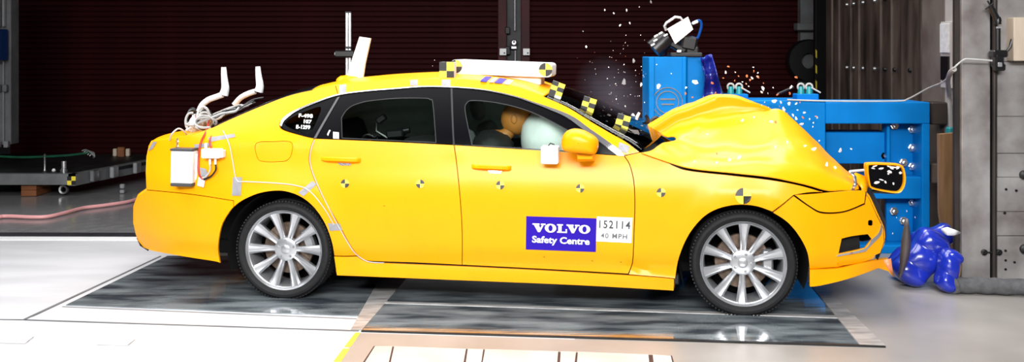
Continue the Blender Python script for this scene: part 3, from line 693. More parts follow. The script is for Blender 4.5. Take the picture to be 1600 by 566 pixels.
# fuel flap, handles
def handle(px, py):
    p = surf(px, py); mb = MB(); pts = [surf(px-31, py-2, .004), surf(px-24, py-1.5, -.030), surf(px-8, py-1, -.045), surf(px+10, py-.2, -.045), surf(px+24, py+.5, -.032), surf(px+31, py+1, .004)]
    cp = crom(pts, 4); rows = [[q+V((0, 0, .014)), q+V((0, -.008, .009)), q+V((0, -.009, -.009)), q+V((0, 0, -.014)), q+V((0, .010, -.008)), q+V((0, .010, .008)), q+V((0, 0, .014))] for q in cp]
    mb.grid(rows); h_ = mb.build('door_handle', 'yellow', car, smooth=50)
    decal('handle_recess', [([(px+19*math.cos(a*math.pi/8), py+3+9*math.sin(a*math.pi/8)) for a in range(16)], 0)], ['yellow'], off=-.0015, parent=None)
    decal('lock_slot', [([(px-6, py+4), (px+16, py+5), (px+14, py+9), (px-2, py+8.5)], 0)], ['chrome'], off=-.008)
handle(533, 250); handle(768, 262)
# tape and taped leads
for q in ([(325, 215), (366, 209), (368, 214), (327, 222)], [(364, 277), (378, 277), (376, 306), (362, 306)], [(466, 301), (488, 283), (495, 288), (474, 307)], [(512, 349), (531, 350), (535, 360), (515, 361)],
          [(530, 133), (541, 131.5), (541, 145), (530, 147)], [(641, 125), (653, 124.6), (653, 133.5), (641, 134)], [(231, 236), (239, 221.5), (245, 222), (238, 233)], [(303, 226), (330, 223), (331, 229), (304, 232)], [(968, 222), (984, 229), (980, 240), (965, 234)], [(690, 124.5), (704, 124.3), (704, 135.5), (690, 135.5)]):
    decal('tape_strip', [(q, 0)], ['grey_tape'], off=-.004)
mb = MB(); mb.tube([surf(*p, -.006) for p in crom([(491, 219), (485, 238), (486, 262), (503, 304), (528, 352), (545, 382), (557, 398), (575, 409), (600, 411)], 4)], .0034, 6); mb.build('taped_lead', 'cable_white', car)
mb = MB(); mb.tube([surf(*p, -.006) for p in crom([(348, 204), (358, 225), (364, 255), (370, 282), (385, 284), (425, 286), (462, 290), (484, 299), (506, 325), (522, 352)], 4)], .0034, 6); mb.build('taped_lead', 'cable_white', car)
for px, py in [(600, 322), (850, 402), (925, 408), (970, 410)]: decal('scuff', [([(px-2, py-.7), (px+2, py-.4), (px+1, py+.8)], 0)], ['rust'], off=-.002)
# door mirror
mir = empty('door_mirror', (0, 0, 0), 0, car)
ol = [(877.5, 222), (880, 211), (887, 204), (898, 201), (910, 203), (924, 210), (933, 217), (935.5, 226), (933, 236), (928, 240.5), (905, 239), (884, 236), (878, 231)]
cxm, cym = 906, 222
rows = []
for y, sc in ((-.04, .80), (-.07, .95), (-.12, 1.0), (-.17, .98), (-.205, .88), (-.225, .70), (-.235, .4), (-.237, .02)):
    q = [L(cxm+(a-cxm)*sc, cym+(b_-cym)*sc, -.13) for a, b_ in crom(ol, 3, True)]; q = [V((p.x, y, p.z)) for p in q]; rows.append(q+[q[0]])
mb = MB(); mb.grid(rows); mb.build('mirror_housing', 'yellow', mir, smooth=60)
q = [L(cxm+(a-cxm)*.8, cym+(b_-cym)*.8, -.13) for a, b_ in crom(ol, 3, True)]; mb = MB(); mb.add([V((p.x, -.045, p.z)) for p in q], [tuple(range(len(q)))]); mb.build('mirror_glass', 'gloss_black', mir, smooth=0)
rows = []
for y, pts in ((-.15, [(903, 238), (928, 239), (927, 246), (905, 246)]), (-.09, [(901, 238), (930, 239), (929, 251), (903, 252)]), (.03, [(901, 241), (929, 242), (928, 254), (903, 254)])):
    q = [L(a, b_, -.05) for a, b_ in pts]; q = [V((p.x, y, p.z)) for p in q]; rows.append(q+[q[0]])
mb = MB(); mb.grid(rows); mb.add(rows[0][:4], [(0, 1, 2, 3)]); mb.build('mirror_foot', 'yellow', mir, smooth=30)
# ------------------------------------------------------------------ cabin
def cabin_seat(y0, x0, m='seat_grey'):
    st = empty('seat', (0, 0, 0), 0, car)
    def sb(name, c, d, tilt, bev):
        mb = MB(); mb.box(c, d, Matrix.Rotation(tilt, 3, 'Y'), bev=bev); return mb.build(name, m, st, smooth=60, sub=1)
    sb('cushion', (x0+.28, y0, .50), (.52, .50, .16), -.12, .04); sb('backrest', (x0-.02, y0, .80), (.14, .48, .58), -.28, .04); sb('headrest', (x0-.155, y0, 1.175), (.11, .26, .20), -.2, .04)
    return st
xs = L(752, 215, .45).x
cabin_seat(.47, xs-.04); cabin_seat(CW-.47, xs-.04)
cbox('rear_bench', .12, .60, .28, CW-.28, .40, .62, 'seat_grey', bev=.05); mb = MB(); mb.box((.10, CW/2, .82), (.16, 1.25, .55), Matrix.Rotation(-.35, 3, 'Y'), bev=.04); mb.build('rear_backrest', 'interior_dark', car)
cbox('parcel_shelf', -.55, .02, .30, CW-.30, .93, .96, 'interior_dark')
cbox('dashboard', 1.98, 2.45, .16, CW-.16, .72, .98, 'interior_dark', bev=.06)
mb = MB(); rows = []
for i in range(47):
    x = -.50+2.35*i/46; r_ = []
    for k in range(25):
        t = k/24; z = .93+(min(1.33, min((e[1].z for e in TE if abs(e[1].x-x) < .05), default=1.2)-.09)-.93)*t; r_.append(V((x, CW-.16-.14*t-.018*abs(math.sin(t*9.5))-.012*math.sin(x*7), z)))
    rows.append(r_)
mb.grid(rows); mb.build('curtain_airbag', 'curtain', car, smooth=60, solid=.02)
loft('headliner', 'headliner', 500, 840, -.012, 0).location = (0, 0, -.035)
def blob(c, rad, amp=0, fr=4, seed=0, R=None, n=24, m=16, p=2.0):
    mb = MB(); rows = []
    for i in range(m+1):
        th = math.pi*i/m; r_ = []
        for k in range(n):
            ph = 2*math.pi*k/n; d = V((math.sin(th)*math.cos(ph), math.sin(th)*math.sin(ph), math.cos(th)))
            e = sum(abs(q)**p for q in d)**(-1/p) if p != 2 else 1
            d2 = d*e*(1+amp*mnoise.noise(d*fr+V((seed*7.1, seed*3.3, seed))))
            q = V((d2.x*rad[0], d2.y*rad[1], d2.z*rad[2])); q = R @ q if R is not None else q
            r_.append(q+V(c))
        rows.append(r_+[r_[0]])
    mb.grid(rows); return mb
ab = L(862, 215, .48); b = blob(ab, (.21, .24, .21), .06, 2, 3); b.build('driver_airbag', 'airbag', car, smooth=80)
# crash-test dummy, one skinned body
hd = L(808, 184, .50); base = V((hd.x-.36, .50, .60))
def skin(name, joints, edges, m, label=None, cat=None):
    me = bpy.data.meshes.new(name); me.from_pydata([tuple(V(j[0])-base) for j in joints], edges, []); ob = bpy.data.objects.new(name, me); C.objects.link(ob)
    md = ob.modifiers.new('skin', 'SKIN'); md.use_smooth_shade = True
    for i, j in enumerate(joints):
        d = me.skin_vertices[0].data[i]; d.radius = (j[1], j[2] if len(j) > 2 else j[1])
    me.skin_vertices[0].data[0].use_root = True
    ob.modifiers.new('sub', 'SUBSURF').levels = 2; ob.modifiers['sub'].render_levels = 2; me.materials.append(MT[m]); return ob
hx, hz = hd.x, hd.z
J = [((hx-.36, .50, .62), .13, .15), ((hx-.27, .50, .80), .12, .15), ((hx-.16, .50, .95), .11, .16), ((hx-.11, .50, 1.03), .06, .07), ((hx-.07, .50, hz-.12), .046, .046), ((hx-.03, .50, hz-.06), .05, .05), ((hx-.01, .50, hz), .05, .05), ((hx, .50, hz+.05), .04, .04),
     ((hx-.15, .33, .97), .065), ((hx-.02, .29, .80), .048), ((hx+.16, .35, .88), .036), ((hx+.23, .37, .90), .03),
     ((hx-.15, .67, .97), .065), ((hx-.02, .71, .80), .048), ((hx+.16, .65, .88), .036), ((hx+.23, .63, .90), .03),
     ((hx-.30, .42, .60), .09), ((hx+.10, .40, .64), .07), ((hx+.30, .40, .38), .05), ((hx+.40, .40, .34), .04), ((hx-.30, .58, .60), .09), ((hx+.10, .60, .64), .07), ((hx+.30, .60, .38), .05), ((hx+.40, .60, .34), .04)]
E_ = [(0, 1), (1, 2), (2, 3), (3, 4), (4, 5), (5, 6), (6, 7), (2, 8), (8, 9), (9, 10), (10, 11), (2, 12), (12, 13), (13, 14), (14, 15), (0, 16), (16, 17), (17, 18), (18, 19), (0, 20), (20, 21), (21, 22), (22, 23)]
dm = skin('crash_test_dummy', J, E_, 'dummy_orange'); dm.location = Wd(base); dm.rotation_euler = (0, 0, YAW)
tag(dm, 'orange-brown crash test dummy leaning into the airbag behind the steering wheel', 'dummy')
mb = MB(); q = V((hx+.098, .50, hz-.015)); mb.lathe([(0, .03), (.012, .02), (.018, 0)], q-base, 'x', 12); mb.build('nose', 'dummy_orange', dm)
b = blob(V((hx, .50, hz))-base, (.108, .082, .118), .04, 3, 9, Matrix.Rotation(.35, 3, 'Y')); b.build('head', 'dummy_orange', dm, smooth=80)
for sy in (-1, 1):
    b = blob(V((hx+.088, .50+sy*.035, hz+.02))-base, (.012, .014, .010), 0, 1, 0, None, 10, 8); b.build('eye', 'interior_dark', dm, smooth=80)
    b = blob(V((hx-.01, .50+sy*.080, hz-.005))-base, (.022, .010, .032), 0, 1, 0, None, 10, 8); b.build('ear', 'dummy_orange', dm, smooth=80)
b = blob(V((hx-.16, .45, .97))-base, (.14, .20, .11), .12, 3, 1); b.build('black_vest', 'interior_dark', dm, smooth=80)
# black recording camera seen through the rear door window
cb = L(608, 220, .55); r = empty('onboard_camera', Wd(cb), YAW); tag(r, 'black recording camera on an arm behind the rear door window', 'camera')
def rel(px, py, y): return L(px, py, y)-cb
mb = MB(); a, c = rel(606, 202, .55), rel(632, 215, .55); mb.box((a+c)/2, (abs(c.x-a.x), .10, abs(a.z-c.z)), Matrix.Rotation(-.1, 3, 'Y'), bev=.01); mb.build('camera_body', 'black', r)
mb = MB(); mb.tube([rel(628, 205, .55), rel(640, 203, .55)], .022, 12); mb.build('lens', 'black', r)
mb = MB(); mb.tube([rel(606, 216, .55), rel(588, 205, .55), rel(588, 192, .55)], .012, 8); mb.build('arm', 'black', r)
mb = MB(); mb.box(rel(596, 186, .55), (.07, .05, .045), Matrix.Rotation(-.6, 3, 'Y'), bev=.008); mb.build('monitor', 'black', r)
mb = MB(); mb.tube([rel(p[0], p[1], .55) for p in crom([(566, 222), (568, 213), (577, 210), (585, 214), (592, 210), (602, 212)], 4)], .007, 6); mb.build('lead', 'black', r)
b = blob(rel(665, 224, .55), (.16, .2, .055), .1, 3, 2); b.build('base_pad', 'interior_dark', r, smooth=80)
# ------------------------------------------------------------------ things mounted on the car
def on(name, base_, label, cat, group=None):
    r_ = empty(name, Wd(base_), YAW); tag(r_, label, cat, group); return r_
def crel(px0, py0, px1, py1, y, d, base_, bev=.006, R=None, mb=None, mi=0):
    a, c = L(px0, py0, y), L(px1, py1, y); mb = mb or MB(); mb.box((a+c)/2+V((0, d/2, 0))-base_, (abs(c.x-a.x), d, abs(a.z-c.z)), R, mi, bev); return mb
def quarter_disc(c, r_, y, mi0=0, mi1=1, mb=None, rot=0):
    mb = mb or MB()
    for k in range(4):
        a0 = math.pi/2*k+rot; mb.add([V((c.x, y, c.z))]+[V((c.x+r_*math.cos(a0+math.pi/16*j), y, c.z+r_*math.sin(a0+math.pi/16*j))) for j in range(9)], [tuple(range(10))], (mi0, mi1)[k % 2])
    return mb
bs = L(780, 124, .80); RS = Matrix.Rotation(math.radians(2.0), 3, 'Y')
r = on('roof_sign', bs, 'white box sign with two quartered targets on the car roof', 'sign')
a, c = L(705, 92, .62), L(862, 122, .62); cen = (a+c)/2-bs; ww, hh = c.x-a.x, .098
mb = MB(); pl = []
for sx, sz in ((1, 1), (-1, 1), (-1, -1), (1, -1)):
    for k in range(6):
        t = math.atan2(sz, sx)+math.radians(-45+18*k); pl.append((sx*(ww/2-.03)+.03*math.cos(t), sz*(hh/2-.02)+.02*math.sin(t)))
mb.prism(pl, lambda x, z: RS @ V((x, 0, z))+cen, lambda x, z: RS @ V((x, .30, z))+cen); mb.build('sign_box', 'white', r)
for px, py in ((712, 104), (852.5, 109)):
    q = L(px, py, .62)-bs; mb = quarter_disc(q, .046, cen.y-.004, 1, 0); mb.build('target', ['mark_black', 'mark_yellow'], r, smooth=0, fix=False)
a, c = L(706, 113, .66), L(845, 128, .66)
mb = MB(); mb.box((a+c)/2-bs+V((0, .12, -.01)), (c.x-a.x, .24, .075), RS, bev=.01); mb.build('plinth', 'sign_white', r)
bs = L(700, 125, .40); r = on('checker_block', bs, 'square yellow and black chequered target standing on the roof edge', 'target')
x0, z1 = L(686, 97, .40).x-bs.x, L(686, 97, .40).z-bs.z; x1, z0 = L(709, 125, .40).x-bs.x, L(709, 125, .40).z-bs.z
mb = MB(); mb.box(((x0+x1)/2, .05, (z0+z1)/2-.01), (x1-x0, .08, z1-z0+.02), bev=.003); mb.build('block', 'cream', r)
mb = MB(); mx_, mz_ = (x0+x1)/2, (z0+z1)/2
for i, (u0, u1) in enumerate(((x0, mx_), (mx_, x1))):
    for j, (w0_, w1_) in enumerate(((z0, mz_), (mz_, z1))): mb.add([(u0, .007, w0_), (u1, .007, w0_), (u1, .007, w1_), (u0, .007, w1_)], [(0, 1, 2, 3)], (i+j) % 2)
mb.build('checker_face', ['mark_yellow', 'mark_black'], r, smooth=0, fix=False)
# stickers lying on the roof
def roof_z(x, y):
    E = [e for e in TE if 488 <= e[0] <= 850]; i = min(range(len(E)), key=lambda k: abs(E[k][1].x-x)); p = E[i][1]; s_ = i/(len(E)-1)
    j = min(len(E)-1, i+1) if E[i][1].x < x else max(0, i-1); q_ = E[j][1]; f_ = 0 if i == j else (x-p.x)/(q_.x-p.x); z = p.z+(q_.z-p.z)*f_
    t = (y-p.y)/(CW-2*p.y); return z-.003+(.028+.012*math.sin(s_*3.1))*(1-abs(2*t-1)**2.3)
for k, (u0, u1) in enumerate(((753, 763), (767, 773), (775, 787), (789, 798))):
    xa, xb = L(u0, 128, .4).x, L(u1, 130, .4).x; mb = MB()
    mb.grid([[V((xa+(xb-xa)*i/3, .32+.24*j/6, roof_z(xa+(xb-xa)*i/3, .32+.24*j/6)+.006)) for j in range(7)] for i in range(4)]); mb.build('roof_sticker', 'decal_blue' if k % 2 == 0 else 'grey_tape', car, fix=False)
# roof fin
bs = L(550, 128, .93); r = on('roof_fin', bs, 'tall white fin on a yellow base at the rear of the roof', 'fin')
pl = [(543, 124), (546, 108), (562.5, 57.5), (579.5, 60), (571, 98), (567, 124)]
mb = MB(); f0 = lambda px, py: L(px, py, .93)-bs+V((0, -.015, 0)); f1 = lambda px, py: L(px, py, .93)-bs+V((0, .015, 0)); mb.prism(pl, f0, f1); mb.build('blade', 'white', r)
rows = []
for px, hw, top in ((525.5, .004, 128), (527, .03, 122), (532, .045, 118.5), (545, .05, 117), (558, .045, 119), (566, .03, 123), (568, .004, 127)):
    q = L(px, top, .93)-bs; zb = L(px, 131, .93).z-bs.z; rows.append([V((q.x, -hw, zb)), V((q.x, -hw*.8, q.z-.01)), V((q.x, 0, q.z)), V((q.x, hw*.8, q.z-.01)), V((q.x, hw, zb))])
mb = MB(); mb.grid(rows); mb.build('fin_base', 'yellow', r, smooth=60)
# chequered strips on the windscreen edge
for k, (p0, p1, yy) in enumerate([((865, 155), (874, 129), .34), ((914, 182), (923, 153), .34), ((967, 212), (976, 180), .32)]):
    a, c = L(*p0, yy), L(*p1, yy); bs = a; d = (c-a); n_ = d.length; d.normalize(); sd = V((d.z, 0, -d.x))*.5
    r = on('checker_strip', bs, ('slanted black and yellow checker strip at the top of the windscreen', 'slanted black and yellow checker strip halfway down the windscreen', 'slanted black and yellow checker strip near the bottom of the windscreen')[k], 'marker', 'checker strips on the windscreen')
    mb = MB(); wd_ = .048
    for j in range(4):
        for i in (0, 1):
            o_ = d*(j*n_/4)+sd*2*(i-1)*wd_*.9+V((0, -.004, 0)); e1 = sd*2*wd_*.9; e2 = d*(n_/4)
            mb.add([o_, o_+e1, o_+e1+e2, o_+e2], [(0, 1, 2, 3)], (i+j) % 2 if j else 2 if i else 1)
    mb.build('checks', ['mark_yellow', 'mark_black', 'white'], r, smooth=0, fix=False)
    mb = MB(); pl4 = [V((0, 0, 0))+sd*-1.8*wd_, sd*1.8*wd_*0, d*n_, d*n_+sd*-1.8*wd_]; mb.add([p for p in pl4]+[p+V((0, .012, 0)) for p in pl4], [(0, 1, 2, 3), (7, 6, 5, 4), (0, 4, 5, 1), (1, 5, 6, 2), (2, 6, 7, 3), (3, 7, 4, 0)]); mb.build('card', 'cream', r, smooth=0)
# white box on the door under the mirror
bs = surf(858, 257, -.03); r = on('sensor_box', bs, 'small white box fixed to the front door below the mirror', 'box')
mb = crel(845, 229, 872, 257, bs.y-.07, .10, bs, .006); mb.build('housing', 'white', r)
mb = MB(); mb.tube([L(856, 229, bs.y-.02)-bs, L(860, 224, bs.y-.02)-bs, L(866, 226, bs.y)-bs], .004, 6); mb.build('lead', 'black', r)
# recorder boxes on the rear wing
ys_ = surf(285, 260).y
bs = L(284, 290, ys_-.10); r = on('recorder_box', bs, 'large white recorder box hung on the rear wing', 'box')
mb = MB(); a, c = L(266, 236, ys_-.10), L(300, 288, ys_-.10); mb.box((a+c)/2+V((0, .045, 0))-bs, (c.x-a.x, .09, a.z-c.z), Matrix.Rotation(.02, 3, 'Y'), bev=.008); mb.build('housing', 'white', r)
mb = MB(); mb.box(V(((a.x+c.x)/2-bs.x, .045, a.z-bs.z+.008)), (c.x-a.x+.004, .094, .016), bev=.003); mb.build('end_cap', 'text_grey', r); mb = MB(); mb.box(V(((a.x+c.x)/2-bs.x, .045, c.z-bs.z-.006)), (c.x-a.x, .094, .022), bev=.004); mb.build('end_cap', 'text_grey', r)
mb = MB(); q = L(277, 236, ys_-.06)-bs
for k in range(5): mb.lathe([(.006, -.003), (.011, 0), (.006, .003)], q+V((0, 0, .012+.016*k)), 'y' if k % 2 else 'x', 10, closed=True)
mb.build('chain', 'steel', r)
bs2 = L(303, 283, ys_-.05); mb = MB(); a, c = L(298.5, 241, ys_-.05), L(307.5, 283, ys_-.05); mb.box((a+c)/2+V((0, .03, 0)), (c.x-a.x, .06, a.z-c.z), bev=.005)
o = mb.build('battery_box', 'white', origin=bs2); o.location = Wd(bs2); o.rotation_euler = (0, 0, YAW); tag(o, 'narrow white box wedged beside the large recorder box', 'box')
ys_ = surf(330, 245).y; bs = L(330, 249, ys_-.07); r = on('junction_box', bs, 'small white junction box with connectors on the rear wing', 'box')
mb = crel(314, 233, 342, 248, ys_-.07, .07, bs, .005); mb.build('housing', 'white', r); mb = crel(340, 235, 348, 247, ys_-.055, .05, bs, .005); mb.build('end_cap', 'white_pad', r)
for px in (328, 336.5):
    mb = MB(); mb.tube([L(px, 248, ys_-.035)-bs, L(px, 257, ys_-.035)-bs], .008, 8); mb.build('connector', 'white', r)
mb = MB(); mb.tube([L(321.5, 233, ys_-.035)-bs, L(321.5, 224, ys_-.035)-bs], .009, 8); mb.build('connector', 'white', r)
def cable(pts, r_, m, label, group=None, n=4):
    q = crom([Wd(p) for p in pts], n); mb = MB(); mb.tube(q, r_, 6); o_ = mb.build('cable', m, origin=q[0]); tag(o_, label, 'cable', group); return o_
cable([L(328, 257, ys_-.035), surf(328, 266, -.03), surf(322, 276, -.02), surf(316, 278, -.02)], .005, 'cable_white', 'short white lead below the left connector of the junction box')
cable([L(336.5, 257, ys_-.035), surf(337, 266, -.03), surf(329, 276, -.02), surf(318, 281, -.02)], .006, 'black', 'short black lead below the right connector of the junction box')
cable([surf(317, 281, -.012), surf(311, 272, -.012), surf(310, 250, -.012), surf(313, 225, -.02), L(322, 205, .12), L(326, 190, .25)], .006, 'red_cable', 'red lead running down the rear wing from the boot')
cable([surf(333, 236, -.02), L(327, 222, .05), L(334, 205, .14), L(332, 196, .25)], .005, 'red_cable', 'short red lead above the junction box')
decal('tape_strip', [([(312, 262), (322, 264), (325, 275), (314, 276)], 0)], ['grey_tape'], off=-.02); decal('tape_strip', [([(310, 277), (321, 279), (318, 293), (308, 290)], 0)], ['white_pad'], off=-.015)
# padded arms over the boot and loose cables
for k, (pts, yy) in enumerate([([(311, 174), (316, 164), (326, 156), (338, 151.5), (348, 148)], .62), ([(366, 164), (376, 153), (388, 146.5), (399, 143)], .95)]):
    tp = [(349.5, 148), (352, 138), (350.5, 122), (349.5, 105)] if k == 0 else [(404, 143), (406, 134), (404, 118), (403, 104)]
    bs = L(*pts[0], yy); r = on('padded_bracket', bs, ('white padded bracket with a bent stem rising from the cable tangle', 'white padded bracket with a bent stem standing on the rear window')[k], 'bracket', 'white brackets over the boot')
    mb = MB(); q = crom([L(a, b_, yy)-bs for a, b_ in pts], 5); mb.tube(q, .021, 10); mb.build('stem', 'white_pad', r, smooth=60)
    q = crom([L(a, b_, yy)-bs for a, b_ in tp], 5); n_ = len(q); mb = MB(); mb.tube(q, [.034-.016*i/(n_-1) for i in range(n_)], 10); mb.build('upright', 'white_pad', r, smooth=60)
rc = random.Random(11); pool = ['cable_white', 'cable_grey', 'black', 'cable_white', 'cable_grey', 'black']
for k in range(30):
    m = pool[k % 6]; yy = .14+.5*rc.random(); a = 286+rc.random()*30; n_ = 6
    pts = []
    if k < 12:      # loops above the boot lid
        cxp, cyp = 300+rc.uniform(-6, 22), 190+rc.uniform(-4, 6); rx, ry = rc.uniform(8, 17), rc.uniform(8, 20); ph = rc.random()*6
        for j in range(8): t = ph+j*.85; pts.append(L(cxp+rx*math.cos(t), min(cyp+ry*math.sin(t), 210), yy+.02*j))
    else:           # leads running up along the rear window
        x = rc.uniform(290, 320); 
        for j in range(7):
            px = x+j*rc.uniform(10, 16); base_y = 205-(px-300)*.44 if px > 300 else 207; pts.append(L(px, base_y-rc.uniform(2, 16)*(1-j/9), yy+.03*j))
    nm = {'cable_white': 'white', 'cable_grey': 'grey', 'black': 'black'}[m]
    cable(pts, rc.choice([.005, .007, .009]), m, f'{nm} cable coiled in the tangle over the boot' if k < 12 else f'{nm} cable running up the rear window from the tangle', f'{nm} cables over the boot' if k < 12 else f'{nm} cables along the rear window')
cable([surf(265, 219, -.01), L(269, 209, .12), L(279, 201, .16), L(288, 206, .2), L(292, 211, .25)], .006, 'cable_white', 'white cable arching over the boot edge to the left of the tangle')
b = blob(L(308, 196, .42), (.05, .06, .075), .3, 4, 5); o = b.build('connector_bundle', 'white_pad', origin=L(308, 204, .42), smooth=80); o.location = Wd(L(308, 204, .42)); o.rotation_euler = (0, 0, YAW); tag(o, 'white wrapped connector bundle inside the cable tangle', 'bundle')
b = blob(L(309, 187, .36), (.016, .02, .03), .2, 4, 6); o = b.build('plug', 'red_cable', origin=L(309, 190, .36), smooth=80); o.location = Wd(L(309, 190, .36)); o.rotation_euler = (0, 0, YAW); tag(o, 'red plug in the cable tangle over the boot', 'plug')
# wipers / torn rubber at the cowl
for k, (pts, m) in enumerate([([(1006, 200), (1012, 188), (1009, 180)], 'black'), ([(1012, 200), (1018, 190), (1024, 184), (1030, 186)], 'black'), ([(985, 192), (988, 182), (993, 186), (999, 176)], 'shard_white'), ([(978, 190), (985, 185), (990, 178)], 'shard_white')]):
    mb = MB(); q = crom([Wd(L(a, b_, 1.0+.05*k)) for a, b_ in pts], 4); mb.tube(q, [.022*(1-.6*i/len(q)) for i in range(len(q))], 5); o = mb.build('torn_trim', m, origin=q[0]); tag(o, ('short black torn rubber strip sticking up behind the bonnet', 'bent black torn rubber strip behind the bonnet', 'white torn plastic sliver above the windscreen base', 'short white torn sliver beside the lowest checker strip')[k], 'debris')
# ------------------------------------------------------------------ blue barrier
YF = 8.15
bar = empty('barrier', (P(1300, 396, YF).x, YF, 0)); tag(bar, 'blue steel crash barrier frame bolted in front of the end wall', 'barrier')
def bb(name, px0, py0, px1, py1, m, y=0, d=.3, bev=.006, parent=bar, Y=None):
    Yq = (Y or YF)+y; a = P(px0, py0, Yq); c = P(px1, py1, Yq); b = MB()
    b.box(((a.x+c.x)/2-bar.location.x, y+d/2, (a.z+c.z)/2), (c.x-a.x, d, a.z-c.z), bev=bev); return b.build(name, m, parent)
bb('impact_plate', 1150, 157, 1290, 396, 'blue', 0, .5)
bb('top_beam', 1290.2, 160, 1453, 193.5, 'blue', .002, .5)
bb('right_column', 1441, 193, 1453, 396, 'blue', .003, .5)
bb('middle_beam', 1290, 207, 1392, 256, 'blue', .16, .3)
bb('bolt_plate', 1385, 193, 1442, 396, 'blue', .20, .04)
bb('gusset', 1386, 193, 1391, 300, 'blue', .1, .12)
bb('lower_beam', 1340, 277, 1441, 311, 'blue', .03, .4)
bb('sill_beam', 1290, 384, 1453, 397, 'blue', -.01, .5)
b0 = None
for px, py in [(1425, 202), (1425, 231), (1425, 260), (1397, 196), (1380, 243), (1411, 254), (1425, 316), (1396, 330), (1411, 345)]:
    a = P(px, py, YF+.19)
    if b0 is None:
        b = MB(); b.lathe([(0, -.05), (.014, -.05), (.016, -.03), (.03, -.03), (.03, -.012), (.036, -.012), (.036, .01)], (0, 0, 0), 'y', 6); b0 = b.build('bolt', 'chrome', bar)
        b0.location = (a.x-bar.location.x, .19, a.z)
    else: copyto(b0, bar, (a.x-bar.location.x, .19, a.z))
# taller block at the left end, its plastic sheet and lifting eyes
tw = empty('barrier_block', (P(1058, 396, YF).x, YF, 0)); tag(tw, 'tall blue steel block carrying the high speed camera', 'barrier')
def tb(name, px0, py0, px1, py1, m, y=0, d=.3, bev=.006):
    Yq = YF+y; a = P(px0, py0, Yq); c = P(px1, py1, Yq); b = MB()
    b.box(((a.x+c.x)/2-tw.location.x, y+d/2, (a.z+c.z)/2), (c.x-a.x, d, a.z-c.z), bev=bev); return b.build(name, m, tw)
tb('front_plate', 1014, 89, 1073, 396, 'blue', 0, .42); tb('side_plate', 1073.3, 90, 1103, 396, 'blue', .06, .36)
tb('edge_rib', 1014, 89, 1023, 396, 'blue', -.012, .05); tb('weld_strip', 1066, 89, 1072.5, 396, 'blue', -.01, .03)
b = MB()
for k, rr_ in enumerate((.115, .085)):
    a = P(1043, 160, YF-.005); b.lathe([(rr_, -.001), (rr_+.006, -.001), (rr_+.006, .004), (rr_, .004)], (a.x-tw.location.x, -.006, a.z), 'y', 32, closed=True)
b.box((P(1043, 155, YF).x-tw.location.x, -.006, P(1043, 155, YF).z), (.12, .004, .012)); b.box((P(1043, 163, YF).x-tw.location.x, -.006, P(1043, 163, YF).z), (.10, .004, .010)); b.build('round_emblem', 'grey_paint', tw)
# blue plastic sheet draped down the block's right side
rows = []
for i in range(13):
    t = i/12; r_ = []
    for k in range(11):
        u = k/10; px = 1094+6*t+(16+22*t**1.5)*u+3*math.sin(u*7+t*4); py = 89+72*t+4*math.sin(u*5); r_.append(P(px, py, YF-.06+.06*math.sin(u*9+t*5)+.03*math.sin(t*11)))
    rows.append(r_)
b = MB(); b.grid(rows); o = b.build('plastic_sheet', 'tarp_blue', origin=P(1115, 160, YF), smooth=60, solid=.006); tag(o, 'crumpled dark blue plastic sheet hanging from the tall block', 'sheet')
def lifting_eye(px, py, label):
    Yq = YF+.12; bs_ = P(px, py, Yq); r_ = empty('lifting_eye', bs_); tag(r_, label, 'lifting eye')
    s_ = Yq/F
    b = MB(); b.box((0, .06, 5*s_), (34*s_, .14, 10*s_), bev=.006); b.build('mounting_block', 'blue', r_)
    for dx in (-9, 4):
        b = MB(); b.lathe([(11*s_*.5, 0), (10*s_*.5, .03*1), (4*s_, .06)], (dx*s_, .03, 10*s_), 'z', 12); b.build('bolt', 'teal', r_)
        b = MB(); c_ = V((dx*s_, .03, 21*s_)); q = [c_+V((5*s_*math.cos(t*math.pi/8), 0, 5*s_*math.sin(t*math.pi/8))) for t in range(17)]; b.tube(q, 1.6*s_, 8, cap=False); b.build('ring', 'cable_white', r_)
    b = MB(); b.tube([(6*s_, 0, 20*s_), (20*s_, 0, 12*s_)], 1.3*s_, 8); b.build('pin', 'cable_white', r_)
    return r_
lifting_eye(1152, 157, 'blue block with two ringed teal bolts beside the draped plastic sheet'); lifting_eye(1262, 157, 'blue block with two ringed teal bolts beside the striped hazard post')
b = MB(); b.tube([P(1215, 147, YF+.1), P(1240, 136, YF+.1)], .01, 6); o = b.build('rod', 'dark_steel', origin=P(1215, 147, YF+.1)); tag(o, 'thin dark rod leaning between the two lifting eyes', 'rod')
# high-speed camera
YC = YF+.12; bs_ = P(1062, 88, YC); hc = empty('high_speed_camera', bs_); tag(hc, 'white and black high speed camera tilted on top of the tall blue block', 'camera')
def hq(px, py, dy=0): return P(px, py, YC+dy)-bs_
pl = [(1042.5, 45), (1075, 26), (1083, 46), (1055, 69)]
b = MB(); b.prism(pl, lambda a, c: hq(a, c, -.07), lambda a, c: hq(a, c, .09)); b.build('housing', 'white', hc)
b = MB(); b.tube([hq(1041, 48, -.08), hq(1038, 41, -.08), hq(1041, 36, -.08), hq(1055, 26.5, -.08), hq(1063, 27.5, -.08), hq(1066, 31, -.08)], .011, 8); b.build('handle', 'alu', hc)
b = MB(); b.tube([hq(1043, 58), hq(1034, 67), hq(1022, 78)], [.07, .08, .085], 18); b.build('lens', 'black', hc, smooth=40)
for a, c in ((1025, 56), (1024, 63), (1020, 70), (1032, 52), (1040, 55)):
    b = MB(); b.box(hq(a, c, -.09), (.035, .02, .014), Matrix.Rotation(-.5, 3, 'Y'), bev=.003); b.build('clip', 'white', hc)
b = MB(); b.box(hq(1075, 68), (.13, .14, .12), Matrix.Rotation(.2, 3, 'Y'), bev=.02); b.box(hq(1080, 80), (.11, .12, .08), bev=.015); b.box(hq(1058, 74), (.14, .12, .05), Matrix.Rotation(.5, 3, 'Y'), bev=.012); b.build('tilt_head', 'black', hc)
